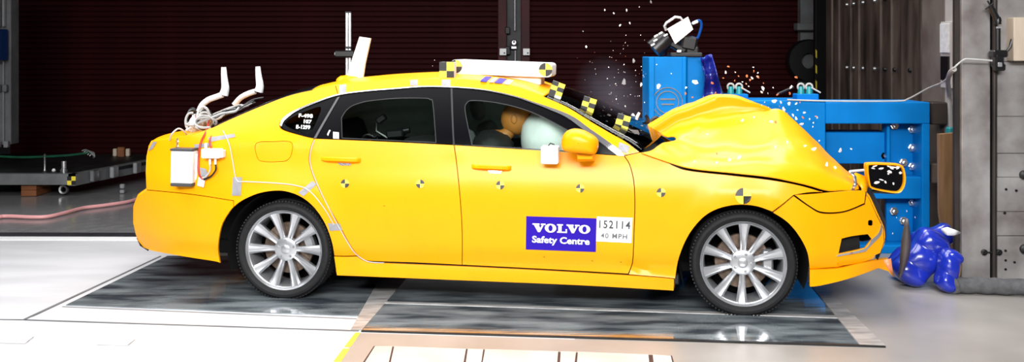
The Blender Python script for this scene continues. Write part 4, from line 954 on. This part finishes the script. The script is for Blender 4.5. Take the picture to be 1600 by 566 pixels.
b = MB(); b.box(hq(1070, 85.5), (.26, .16, .035), bev=.008); b.build('mount_plate', 'dark_steel', hc)
b = MB(); b.box(hq(1061, 80, -.08), (.035, .02, .02), bev=.004); b.build('lock_lever', 'white', hc)
b = MB(); q = crom([hq(1082, 38), hq(1088, 33), hq(1094, 33), hq(1096, 40), hq(1093, 52), hq(1089, 60), hq(1080, 58)], 5); b.tube(q, .011, 8); b.build('lead', 'blue_dark', hc)
b = MB(); b.box(hq(1086, 35, -.02), (.05, .03, .025), Matrix.Rotation(-.4, 3, 'Y'), bev=.006); b.build('plug', 'white_pad', hc)
# white cable from the barrier to the clamp on the wall
pts = [P(1230, 156, YF-.02), P(1300, 158, YF-.02), P(1400, 158, YF-.02), P(1420, 154, YF-.05), P(1450, 138, 7.9), P(1475, 127, 7.5), P(1489, 108, 6.9), P(1505, 94, 6.9), P(1516, 92.5, 6.9), P(1550, 95, 6.92)]
b = MB(); b.tube(crom(pts, 6), .0065, 6); o = b.build('cable', 'cable_white', origin=pts[0]); tag(o, 'white cable from the top of the barrier frame to the wall clamp', 'cable')
pts = [P(1491, 108, 6.9), P(1485, 114, 7.02), P(1481, 126, 7.5), P(1483, 145, 7.9), P(1485, 175, 7.9), P(1487, 205, 7.9)]
b = MB(); b.tube(crom(pts, 6), .018, 8); o = b.build('hose', 'cable_grey', origin=pts[-1]); tag(o, 'grey hose hanging down the cream column', 'hose')
o = MB().box((0, 0, .03), (.07, .07, .06), bev=.01).build('hose_fitting', 'teal'); o.location = P(1487, 211, 7.9); tag(o, 'teal fitting at the lower end of the grey hose', 'fitting')
# clamp on the standpipe
YK = 6.93; ck = empty('pipe_clamp', P(1557, 110, YK)); tag(ck, 'black clamp with a lever and jointed arm on the standpipe', 'clamp'); kb = ck.location.copy()
def kq(px, py, dy=0): return P(px, py, YK+dy)-kb
b = MB(); b.box(kq(1560, 84), (.10, .08, .05), bev=.01); b.box(kq(1558, 95), (.06, .09, .09), bev=.012); b.box(kq(1561, 105), (.07, .06, .05), bev=.01); b.build('clamp_body', 'black', ck)
b = MB(); b.tube([kq(1572, 82), kq(1578, 74), kq(1582, 62)], [.008, .009, .014], 8); b.build('lever', 'black', ck)
b = MB(); b.tube([kq(1559, 80), kq(1559, 42)], .018, 10); b.lathe([(0, 0), (.022, .0), (.024, .03), (.018, .05)], kq(1559, 38), 'z', 12); b.build('post', 'black', ck)
b = MB(); b.tube([kq(1560, 35), kq(1552, 18), kq(1547, 8)], [.022, .02, .016], 10); b.tube([kq(1540, 14), kq(1552, 5)], .006, 6); b.tube([kq(1547, 8), kq(1543, 1)], .006, 6); b.build('arm', 'black', ck)
b = MB(); b.box(kq(1561, 43, -.02), (.03, .02, .012)); b.build('collar', 'alu', ck); b = MB(); b.box(kq(1562, 101, -.04), (.03, .02, .03), bev=.004); b.build('collar', 'alu', ck)
# grey hose roll at the foot of the wall
pts = [P(1486, 454, 6.78), P(1500, 452, 6.80), P(1540, 453.5, 6.78), P(1580, 455, 6.75), P(1660, 457, 6.7)]
b = MB(); q = crom(pts, 5); b.tube([(p.x, p.y, .055+.004*math.sin(i*1.7)) for i, p in enumerate(q)], [.03]+[.055]*(len(q)-2)+[.05], 12); o = b.build('padding_roll', 'fabric_grey', origin=(pts[0].x, pts[0].y, 0), smooth=60); tag(o, 'dark grey padding roll lying along the foot of the plated wall', 'padding roll')
# timber, brown block
YT = 7.75
b = MB(); pl = [(1469, 210), (1492, 208), (1497, 212), (1497, 300), (1490, 390), (1477, 388), (1470, 330)]
b.prism(pl, lambda a, c: P(a, c, YT), lambda a, c: P(a, c, YT)+V((0, .06, 0))); o = b.build('timber_plank', 'wood', origin=P(1480, 400, YT)); tag(o, 'split brown timber plank standing against the cream column', 'plank')
a, c = P(1456, 160, YF+.1), P(1481, 195, YF+.1)
o = MB().box(((a.x+c.x)/2, YF+.2, (a.z+c.z)/2), (c.x-a.x, .2, a.z-c.z), bev=.01).build('timber_block', 'board_dark', origin=(a.x, YF+.2, c.z)); tag(o, 'dark brown timber block beside the top beam of the barrier', 'block')
a, c = P(1456, 256, YF+.1), P(1480, 287, YF+.1)
o = MB().box(((a.x+c.x)/2, YF+.2, (a.z+c.z)/2), (c.x-a.x, .2, a.z-c.z), bev=.01).build('timber_block', 'board', origin=(a.x, YF+.2, c.z)); tag(o, 'brown timber block beside the lower beam of the barrier', 'block')
a, c = P(1481, 30, 7.5), P(1496, 84, 7.5)
# cabinet on the cream column
r = empty('wall_cabinet', (XW, 7.62, 0)); tag(r, 'narrow cream cabinet with two dark openings on the column', 'cabinet'); z0, z1 = P(0, 145, 7.3).z, P(0, 28, 7.3).z
YA, YZ = XW*F/(1478-CX), XW*F/(1495-CX)
r.location = (XW-.02, (YA+YZ)/2, z0)
r.location.x = XW-.02
b = MB(); b.box((0, 0, (z1-z0)/2), (.05, YA-YZ, z1-z0), bev=.005); b.build('body', 'cream', r)
b = MB(); b.box((-.03, 0, (z1-z0)*.75), (.02, (YA-YZ)*.8, (z1-z0)*.44), bev=.004); b.build('door', 'white_pad', r)
b = MB(); b.box((-.03, 0, (z1-z0)*.30), (.015, (YA-YZ)*.75, (z1-z0)*.36), bev=.004); b.build('opening', 'black', r)
# hazard-striped post and hose reel in the recess
YH = 13.0; a = P(1279, 143, YH); hp = empty('hazard_post', (a.x, YH, 0)); tag(hp, 'dark post with yellow and black hazard stripes behind the barrier', 'post')
b = MB(); b.box((0, 0, 1.5), (.11, .1, 3.0), bev=.01); b.build('post', 'black', hp)
for k in range(3):
    zc = P(0, 142-24*k, YH).z; b = MB(); b.add([(-.0, -.054, zc-.06), (.058, -.054, zc-.10), (.058, -.054, zc+.0), (-.0, -.054, zc+.04)], [(0, 1, 2, 3)]); b.add([(-.055, -.054, zc+.04), (-.035, -.054, zc+.02), (-.035, -.054, zc+.12), (-.055, -.054, zc+.14)], [(0, 1, 2, 3)]); b.build('stripe', 'mark_yellow', hp, smooth=0, fix=False)
a = P(1264, 95, 14.25); b = MB(); b.lathe([(.11, 0), (.28, 0), (.30, .03), (.30, .12), (.28, .15), (.11, .15)], (a.x, 14.22, a.z), 'y', 32, closed=True); o = b.build('hose_reel', 'black', origin=a, smooth=40); tag(o, 'black hose reel on the grey wall behind the hazard post', 'hose reel')
# flying lamp unit
fl = empty('lamp_unit', Wd(L(1380, 300, .35))); fl.rotation_euler = (0, 0, YAW); tag(fl, 'torn-off lamp unit with a yellow rim and black face in front of the nose', 'lamp unit'); fb = L(1380, 300, .35)
ol = [(1350, 258), (1356, 253.5), (1385, 254), (1404, 256), (1410, 264), (1411.5, 280), (1408, 293), (1400, 300), (1380, 298), (1358, 293), (1353, 285)]
def ringrow(sc, y): q = [L(1381+(a-1381)*sc, 276+(b_-276)*sc, .35)-fb for a, b_ in crom(ol, 4, True)]; return [V((p.x, y, p.z)) for p in q]+[V((q[0].x, y, q[0].z))]
b = MB(); b.grid([ringrow(.86, -.055), ringrow(.90, -.075), ringrow(.97, -.078), ringrow(1.0, -.06), ringrow(1.0, 0), ringrow(.92, .06), ringrow(.6, .11), ringrow(.05, .12)]); b.build('housing', 'yellow', fl, smooth=50)
q = ringrow(.86, -.056)[:-1]; b = MB(); b.add(q, [tuple(range(len(q)))]); b.build('black_face', 'gloss_black', fl, smooth=0)
rl = random.Random(5)
for k in range(16):
    px, py = rl.uniform(1358, 1404), rl.uniform(258, 270) if k < 11 else rl.uniform(270, 288); p = L(px, py, .35)-fb; b = blob((p.x, -.062, p.z), (rl.uniform(.006, .018), .006, rl.uniform(.004, .009)), .3, 3, k, Matrix.Rotation(rl.uniform(-.6, .6), 3, 'Y'), 8, 6); b.build('glass_chip', 'shard_white', fl, smooth=60)
b = MB(); b.tube([L(a_, 300+.5*math.sin(a_), .33)-fb for a_ in (1362, 1375, 1390, 1402)], .012, 6); b.build('rubber_seal', 'black', fl)
# blue padded bags by the wall
def bag(p0, p1, wpx, th, nseg, label, seed, Y=6.9, m='blue_plastic'):
    """padded bag: a flattened sack with quilted cross bulges between its two ends"""
    A, B = P(*p0, Y), P(*p1, Y+.05); d = B-A; ln = d.length; d.normalize(); sd = d.cross(V((0, 1, 0))).normalized(); s_ = Y/F; rows = []
    n_ = 44; m_ = 28
    for i in range(n_+1):
        t = i/n_; e = (1-abs(2*t-1)**6)**.5 if 0 < t < 1 else .02
        q = .80+.20*abs(math.sin(math.pi*t*nseg))**.7; c_ = A+d*(ln*t)+sd*(.03*math.sin(t*5+seed)); r_ = []
        for k in range(m_):
            a_ = 2*math.pi*k/m_; cs, sn = math.cos(a_), math.sin(a_); f_ = (abs(cs)**3+abs(sn)**3)**(-1/3)
            w_ = 1+.06*mnoise.noise(V((cs*1.5, sn*1.5, t*6+seed*3)))
            r_.append(c_+sd*(cs*f_*wpx*.5*s_*e*w_*(.84+.16*q))+V((0, 1, 0))*(sn*f_*th*e*q*w_))
        rows.append(r_+[r_[0]])
    zm = min(p.z for r_ in rows for p in r_); dz = -zm+.002 if zm < .06 else 0
    b = MB(); b.grid([[p+V((0, 0, dz)) for p in r_] for r_ in rows]); o_ = b.build('padded_bag', m, origin=(A.x, Y, zm+dz), smooth=80); tag(o_, label, 'bag'); return o_
bag((1417, 453), (1460, 366), 56, .12, 3, 'large glossy blue padded bag slumped in front of the barrier', 1, 7.0)
bag((1464, 456), (1499, 402), 33, .09, 2.5, 'smaller glossy blue padded bag leaning against the plated wall', 4, 6.82)
bag((1404, 440), (1416, 388), 26, .10, 2, 'narrow blue padded bag behind the brown torn strip', 6, 7.22)
bag((1430, 392), (1484, 352), 34, .08, 2, 'blue padded bag lying across the top of the large one', 7, 7.3)
b = MB(); rows = []
for i in range(9):
    t = i/8; px = 1421-4*math.cos(t*3.1)-20*t**2; py = 342+92*t; hw = 1+9*math.sin(math.pi*t)
    rows.append([P(px-hw*.8, py, 6.72), P(px, py, 6.68), P(px+hw*.6, py, 6.72)])
b.grid(rows); o = b.build('torn_trim', 'plate_brown', origin=P(1410, 434, 6.7), smooth=60, solid=.01); tag(o, 'curved brown torn strip standing in front of the blue bags', 'debris')
b = MB(); rows = [[P(1471, 357, 6.9), P(1473, 364, 6.9)], [P(1480, 355, 6.85), P(1481, 368, 6.85)], [P(1492, 359, 6.85), P(1490, 368, 6.85)], [P(1501, 363, 6.9), P(1500, 365, 6.9)]]; b.grid(rows); o = b.build('plastic_piece', 'shard_white', origin=P(1485, 368, 6.88), solid=.008); tag(o, 'pale leaf-shaped plastic piece above the blue bags', 'debris')
pts = [P(1481, 388, 6.95), P(1486, 402, 6.95), P(1489, 412, 6.93)]; b = MB(); b.tube(crom(pts, 4), .014, 6); o = b.build('strap', 'mark_yellow', origin=pts[-1]); tag(o, 'yellow strap end beside the smaller blue bag', 'strap')
pts = [P(1499, 398, 6.93), P(1500, 415, 6.93), P(1496, 440, 6.93)]; b = MB(); b.tube(crom(pts, 4), .012, 6); o = b.build('strap', 'wood', origin=pts[-1]); tag(o, 'brown strap hanging between the smaller bag and the wall', 'strap')
# broken lip tip
b = MB(); b.grid([[P(1380, 407, 6.1), P(1392, 404, 6.1)], [P(1384, 415, 6.08), P(1394, 418, 6.08)], [P(1393, 428, 6.1), P(1397, 434, 6.1)]]); o = b.build('bumper_scrap', 'shard_orange', origin=P(1394, 434, 6.1), solid=.006); tag(o, 'orange scrap torn from the tip of the bumper lip', 'debris')
# ------------------------------------------------------------------ left background
YP = 11.3; z1 = P(0, 272, YP).z; z0 = P(0, 289, YP).z; xe = P(118, 0, YP).x
sp = empty('sled_platform', (xe-1.0, YP+.8, 0)); tag(sp, 'low grey steel platform with a quartered target on its corner', 'platform'); so = sp.location.copy()
pr = P(225, 252, 12.55)
def sbx(name, pts4, za, zb, m):
    b = MB(); b.add([(x-so.x, y-so.y, zb) for x, y in pts4]+[(x-so.x, y-so.y, za) for x, y in pts4], [(0, 1, 2, 3), (7, 6, 5, 4), (0, 4, 5, 1), (1, 5, 6, 2), (2, 6, 7, 3), (3, 7, 4, 0)]); return b.build(name, m, sp, smooth=0)
sbx('deck', [(-9, YP+.03), (xe, YP+.03), (pr.x+.2, 13.6), (-9, 13.6)], z1-.05, z1-.01, 'dark_steel')
sbx('front_beam', [(-9, YP), (xe, YP), (xe, YP+.1), (-9, YP+.1)], z0, z1, 'grey_paint')
sbx('side_beam', [(xe-.08, YP), (xe, YP), (pr.x+.1, 13.2), (pr.x, 13.2)], z0-.01, z1, 'grey_paint')
b = MB(); rq = P(111.5, 282.5, YP-.004)-so; hw = .047
for i in (0, 1):
    for j in (0, 1): b.add([(rq.x+hw*(i-1), rq.y, rq.z+hw*(j-1)), (rq.x+hw*i, rq.y, rq.z+hw*(j-1)), (rq.x+hw*i, rq.y, rq.z+hw*j), (rq.x+hw*(i-1), rq.y, rq.z+hw*j)], [(0, 1, 2, 3)], (i+j) % 2)
b.build('target', ['mark_yellow', 'mark_black'], sp, smooth=0, fix=False)
b = MB(); q = P(100, 296, YP+.15)-so; b.lathe([(.03, -.02), (.05, -.025), (.055, 0), (.05, .025), (.03, .02)], q, 'y', 20, closed=True); b.build('caster', 'steel', sp)
for f_ in (.22, .5, .85):
    x = xe+(pr.x-xe)*f_; y = YP+(12.55-YP)*f_; b = MB(); b.box((x-so.x+.03, y-so.y, (z0+z1)/2+.01), (.05, .16, .13), bev=.01); b.build('latch', 'alu' if f_ > .4 else 'steel', sp)
for k, (zz0, zz1) in enumerate(((0, .065), (.067, .13))):
    a = P(32, 308, YP+.05); c = P(56, 308, YP+.05); o = MB().box(((a.x+c.x)/2, YP+.25, (zz0+zz1)/2), (c.x-a.x, .38, zz1-zz0), bev=.004).build('timber_block', 'wood_red', origin=((a.x+c.x)/2, YP+.25, zz0)); tag(o, ('lower red-brown timber block under the grey platform', 'upper red-brown timber block under the grey platform')[k], 'block')
a = P(100, 272, YP+.3); o = MB().lathe([(0, 0), (.04, 0), (.04, .02), (.028, .025), (.028, .12), (0, .12)], axis='z', n=20).build('steel_pin', 'chrome'); o.location = (a.x, YP+.3, z1-.01); tag(o, 'short polished steel pin standing on the grey platform', 'pin')
a = P(70, 272, YP+.4); o = MB().lathe([(0, 0), (.02, 0), (.012, .02), (.012, .17), (.016, .18), (0, .2)], axis='z', n=14).build('steel_rod', 'steel'); o.location = (a.x, YP+.4, z1-.01); tag(o, 'thin upright steel rod on the grey platform', 'rod')
a = P(84, 272, YP+.35); o = MB().lathe([(0, 0), (.02, 0), (.022, .012), (.012, .03), (0, .03)], axis='z', n=12).build('knob', 'white'); o.location = (a.x, YP+.35, z1-.01); tag(o, 'small white knob on the grey platform', 'knob')
mat('hose_green', (.01, .10, .05), .4, var=.2)
pts = [P(-10, 244, YP+.7), P(30, 246, YP+.7), P(70, 245, YP+.7), P(105, 243, YP+.7), P(130, 240, YP+.8), P(143, 238, YP+.8)]
b = MB(); b.tube(crom(pts, 5), .014, 6); o = b.build('hose', 'hose_green', origin=pts[0]); tag(o, 'dark green hose stretched over the grey platform', 'hose')
b = MB()
for k in range(5): b.tube(crom([P(128+3*k, 236+2*k, YP+.8), P(134+3*k, 234+k, YP+.8), P(140+2*k, 237+2*k, YP+.75), P(146, 243+k, YP+.8)], 4), .007, 5)
o = b.build('chain_coil', 'alu', origin=P(138, 246, YP+.8)); tag(o, 'bright wire coil at the end of the green hose', 'coil')
for k, (px, m) in enumerate(((180, 'wood_pale'), (189.5, 'wood_red'), (200, 'wood_pale'))):
    a = P(px, 238, 13.3); o = MB().box((0, 0, .07), (.05 if k != 1 else .09, .06, .10 if k != 1 else .14), bev=.01).build('timber_offcut', m); o.location = (a.x, 13.3, z1-.03); tag(o, ('pale timber offcut on the left of the red one behind the platform', 'red-brown timber offcut between two pale ones behind the platform', 'pale timber offcut on the right of the red one behind the platform')[k], 'offcut')
a = P(186, 300, YP+.2); o = MB().box((0, 0, .06), (.05, .05, .05), bev=.008).box((0, 0, .0), (.05, .05, .04), bev=.008).build('floor_bracket', 'alu'); o.location = (a.x, YP+.3, .02); tag(o, 'bright metal bracket on the dark floor under the platform', 'bracket')
# pink hose on the floor
hp_ = [G(-400, 349), G(-200, 340), G(-30, 343), G(10, 341), G(50, 342.5), G(75, 341.5), G(100, 336), G(130, 328), G(165, 323.5), G(200, 318), G(225, 311), G(260, 306), G(300, 309)]
b = MB(); b.tube([(p.x, p.y, .018) for p in crom(hp_, 6)], .019, 8); o = b.build('hose', 'hose_pink', origin=hp_[0]); tag(o, 'pink hose winding over the dark floor to the back of the car', 'hose')
# aluminium mast behind the car
ym = 10.2; a = P(544.5, 80, ym); r = empty('mast', (a.x, ym, 0)); tag(r, 'slim aluminium mast with a black clamp behind the roof fin', 'mast')
zt = P(0, 20, ym).z; b = MB(); b.box((-.014, 0, zt/2), (.026, .04, zt), bev=.004); b.box((.016, 0, zt/2), (.026, .04, zt), bev=.004); b.build('profile', 'alu', r)
b = MB(); b.box((0, 0, zt+.006), (.062, .046, .014), bev=.003); b.build('collar', 'black', r); b = MB(); b.box((0, 0, P(0, 74.5, ym).z), (.062, .046, .022), bev=.003); b.build('collar', 'black', r)
za = P(0, 84, ym).z; b = MB(); b.box((-.03, -.03, za), (.20, .07, .07), bev=.012); b.build('clamp', 'black', r); b = MB(); b.box((-.125, -.06, za), (.012, .02, .03), bev=.004); b.build('screw', 'steel', r)
b = MB(); b.box((0, 0, .015), (.4, .4, .03), bev=.006); b.build('base_plate', 'dark_steel', r)
# ------------------------------------------------------------------ flying fragments
rs = random.Random(21); protos = {}
def shard_mesh(i, m):
    r_ = random.Random(i*13+1); n_ = r_.choice([5, 6, 7]); b = MB(); el = r_.uniform(.45, .8)
    pl_ = [(math.cos(2*math.pi*k/n_+r_.uniform(-.25, .25))*r_.uniform(.7, 1), el*math.sin(2*math.pi*k/n_+r_.uniform(-.25, .25))*r_.uniform(.6, 1)) for k in range(n_)]
    b.prism(pl_, lambda x, z: V((x, -.10+.15*x*x, z)), lambda x, z: V((x, .10+.15*x*x, z))); o_ = b.build('fragment', m, smooth=0); C.objects.unlink(o_); return o_
for m in ('shard_white', 'shard_orange', 'shard_grey'): protos[m] = [shard_mesh(i, m) for i in range(6)]
LBL = {'shard_white': 'white plastic fragment flying', 'shard_orange': 'orange plastic fragment flying', 'shard_grey': 'grey fragment flying'}
def shard(px, py, size, m='shard_white', Y=7.4, where=None, ang=None):
    o_ = copyto(rs.choice(protos[m])); s_ = size*Y/F*.62; o_.scale = (s_, s_, s_); o_.location = P(px, py, Y)
    o_.rotation_euler = (rs.uniform(-.7, .7), ang if ang is not None else rs.uniform(0, 3.1), rs.uniform(-.6, .6))
    if where is None: where = 'in front of the dark shutter' if px < 1010 else 'in front of the blue barrier' if py > 125 or px < 1120 else 'above the barrier'
    sz = 'tiny ' if size < 2.3 else 'small ' if size < 4.6 else 'large '
    tag(o_, sz+LBL[m]+' '+where, 'fragment', sz+LBL[m].replace(' flying', 's')+' '+where); return o_
for px, py, s_ in [(916, 73, 4.5), (945, 15.5, 3.5), (959, 20.5, 3.5), (979, 16, 4.5), (969, 39.5, 4.5), (984, 36, 4), (978, 55, 1.8), (999, 11, 2), (1001, 55, 1.8), (977, 67, 1.6), (958, 79, 1.6), (974, 76.5, 1.5), (1002, 132, 7), (962, 131, 2.5), (949, 123, 2.2), (931, 116, 1.8), (960, 121, 1.6), (963, 155, 3), (977, 166, 3), (951, 105, 2.2), (975, 101, 2.4), (985, 148, 2), (993, 110, 1.8), (1006, 120, 1.6), (1002, 104, 2), (940, 160, 2), (930, 108, 1.4), (914, 125, 1.2), (1007, 160, 2.2), (999, 150, 2), (679, 94, 1.5), (676, 103, 1.2)]: shard(px, py, s_)
for px, py, s_ in [(1017, 3, 5), (990, 95, 7), (975, 128, 10), (955, 146, 5), (911, 49, 2.5)]: shard(px, py, s_, 'shard_grey')
for px, py, s_ in [(1029, 135, 9), (1086, 128, 11), (1026, 101, 2.5), (1049, 115, 2.5), (1210, 158, 9), (1225, 171, 9), (1233, 162, 6), (1244, 162, 5), (1244, 185, 6), (1253, 194, 7), (1239, 180, 6), (1263, 217, 4), (1277, 184, 4), (1265, 186, 3.5), (1271, 192, 3), (1220, 160, 5), (1246, 172, 3), (1257, 176, 5), (1270, 198, 3), (1200, 168, 4), (1195, 160, 3), (1248, 200, 3), (1313, 235, 8), (1330, 233, 4), (1072, 137, 4), (1280, 220, 3)]: shard(px, py, s_, Y=8.0 if px > 1100 else 7.9)
for px, py, s_ in [(1071, 146, 5), (1082, 152, 4), (1255, 184, 6), (1250, 160, 3), (1234, 146, 5), (1113, 130, 6), (1118, 145, 4), (1275, 182, 4), (1230, 178, 4), (1218, 166, 3)]: shard(px, py, s_, 'shard_orange', 8.0)
for px, py, s_ in [(1134, 113, 5), (1192, 138, 8), (1190, 144, 5), (1236, 136, 7), (1208, 137, 2.5), (1177, 105, 3), (1149, 113, 3), (1170, 135, 3), (1160, 128, 2.5), (1175, 122, 5), (1184, 114, 3), (1200, 146, 3)]: shard(px, py, s_, Y=7.8)
for px, py, s_ in [(1138, 104, 5), (1167, 119, 5), (1184, 120, 6), (1244, 121, 6), (1178, 111, 4), (1166, 131, 3), (1172, 125, 4), (1154, 119, 3), (1148, 126, 3), (1160, 138, 3), (1193, 130, 2.5), (1130, 122, 3), (1215, 148, 5)]: shard(px, py, s_, 'shard_orange', 7.8)
for px, py, s_ in [(1383, 351, 3), (1395, 365, 3), (1417, 330, 3), (1376, 330, 2.5), (1430, 340, 3), (1401, 340, 2)]: shard(px, py, s_, 'shard_white', 7.2, 'in the dark gap below the lamp unit')
# fragments just above the bonnet
for px, py, s_, yy in [(1062, 190, 4, .9), (1085, 187, 5, .9), (1080, 195, 4, .8), (1112, 165, 5, 1.0), (1150, 160, 4, 1.0), (1155, 246, 8, .1), (1140, 250, 6, .1), (1085, 253, 5, .05), (1120, 254, 4, .05), (1272, 233, 8, .3), (1292, 257, 7, .2), (1305, 262, 6, .2), (1160, 188, 6, .55), (1205, 190, 7, .5), (1098, 176, 5, .9), (1125, 178, 6, .8), (1145, 172, 5, .8), (1040, 196, 4, .95), (1178, 183, 4, .5), (1230, 222, 5, .35), (1258, 228, 5, .3), (1105, 210, 4, .4), (1212, 230, 6, .2), (1130, 160, 4, .95), (1190, 165, 4, .85)]:
    p = Wd(L(px, py, yy)); o_ = shard(px, py, s_, 'shard_white', p.y, 'just above the crumpled bonnet')
for px, py, s_, yy in [(1212, 191, 6, .5), (1165, 163, 4, .9), (1120, 240, 4, .1)]:
    p = Wd(L(px, py, yy)); shard(px, py, s_, 'shard_orange', p.y, 'just above the crumpled bonnet')
for k in range(46):
    px = rs.gauss(985, 28); py = rs.uniform(95, 195) if k % 2 else rs.uniform(60, 190)
    if px > 1010: px = 1010-(px-1010)*.6
    if py > 130+(px-870)*.5: py = 90+(px-900)*.3
    shard(px, py, rs.uniform(.8, 1.6), rs.choice(['shard_white', 'shard_white', 'shard_orange', 'shard_grey']), 7.4)

# thin smoke drifting up behind the windscreen
sm = bpy.data.materials.new('smoke'); sm.use_nodes = True; n = sm.node_tree.nodes; l = sm.node_tree.links; n.remove(n['Principled BSDF'])
pv = n.new('ShaderNodeVolumePrincipled'); pv.inputs['Color'].default_value = (.80, .75, .95, 1); tc = n.new('ShaderNodeTexCoord'); nz = n.new('ShaderNodeTexNoise'); nz.inputs['Scale'].default_value = 5
gr = n.new('ShaderNodeTexGradient'); gr.gradient_type = 'SPHERICAL'; mp = n.new('ShaderNodeMapping'); mp.inputs['Scale'].default_value = (3.6, 3.6, 2.6); l.new(tc.outputs['Object'], mp.inputs[0]); l.new(mp.outputs[0], gr.inputs[0]); l.new(tc.outputs['Object'], nz.inputs['Vector'])
mu = n.new('ShaderNodeMath'); mu.operation = 'MULTIPLY'; l.new(gr.outputs['Fac'], mu.inputs[0]); l.new(nz.outputs['Fac'], mu.inputs[1]); m2 = n.new('ShaderNodeMath'); m2.operation = 'MULTIPLY'; m2.inputs[1].default_value = .7; l.new(mu.outputs[0], m2.inputs[0]); l.new(m2.outputs[0], pv.inputs['Density']); l.new(pv.outputs[0], n['Material Output'].inputs['Volume']); MT['smoke'] = sm
c_ = P(958, 158, 7.75); b = blob((0, 0, 0), (.27, .27, .37), .1, 2, 3); o = b.build('smoke', 'smoke', smooth=80); o.location = c_; o.rotation_euler = (0, -.5, 0); tag(o, 'thin pale smoke rising between the windscreen and the blue block', 'smoke', kind='stuff')
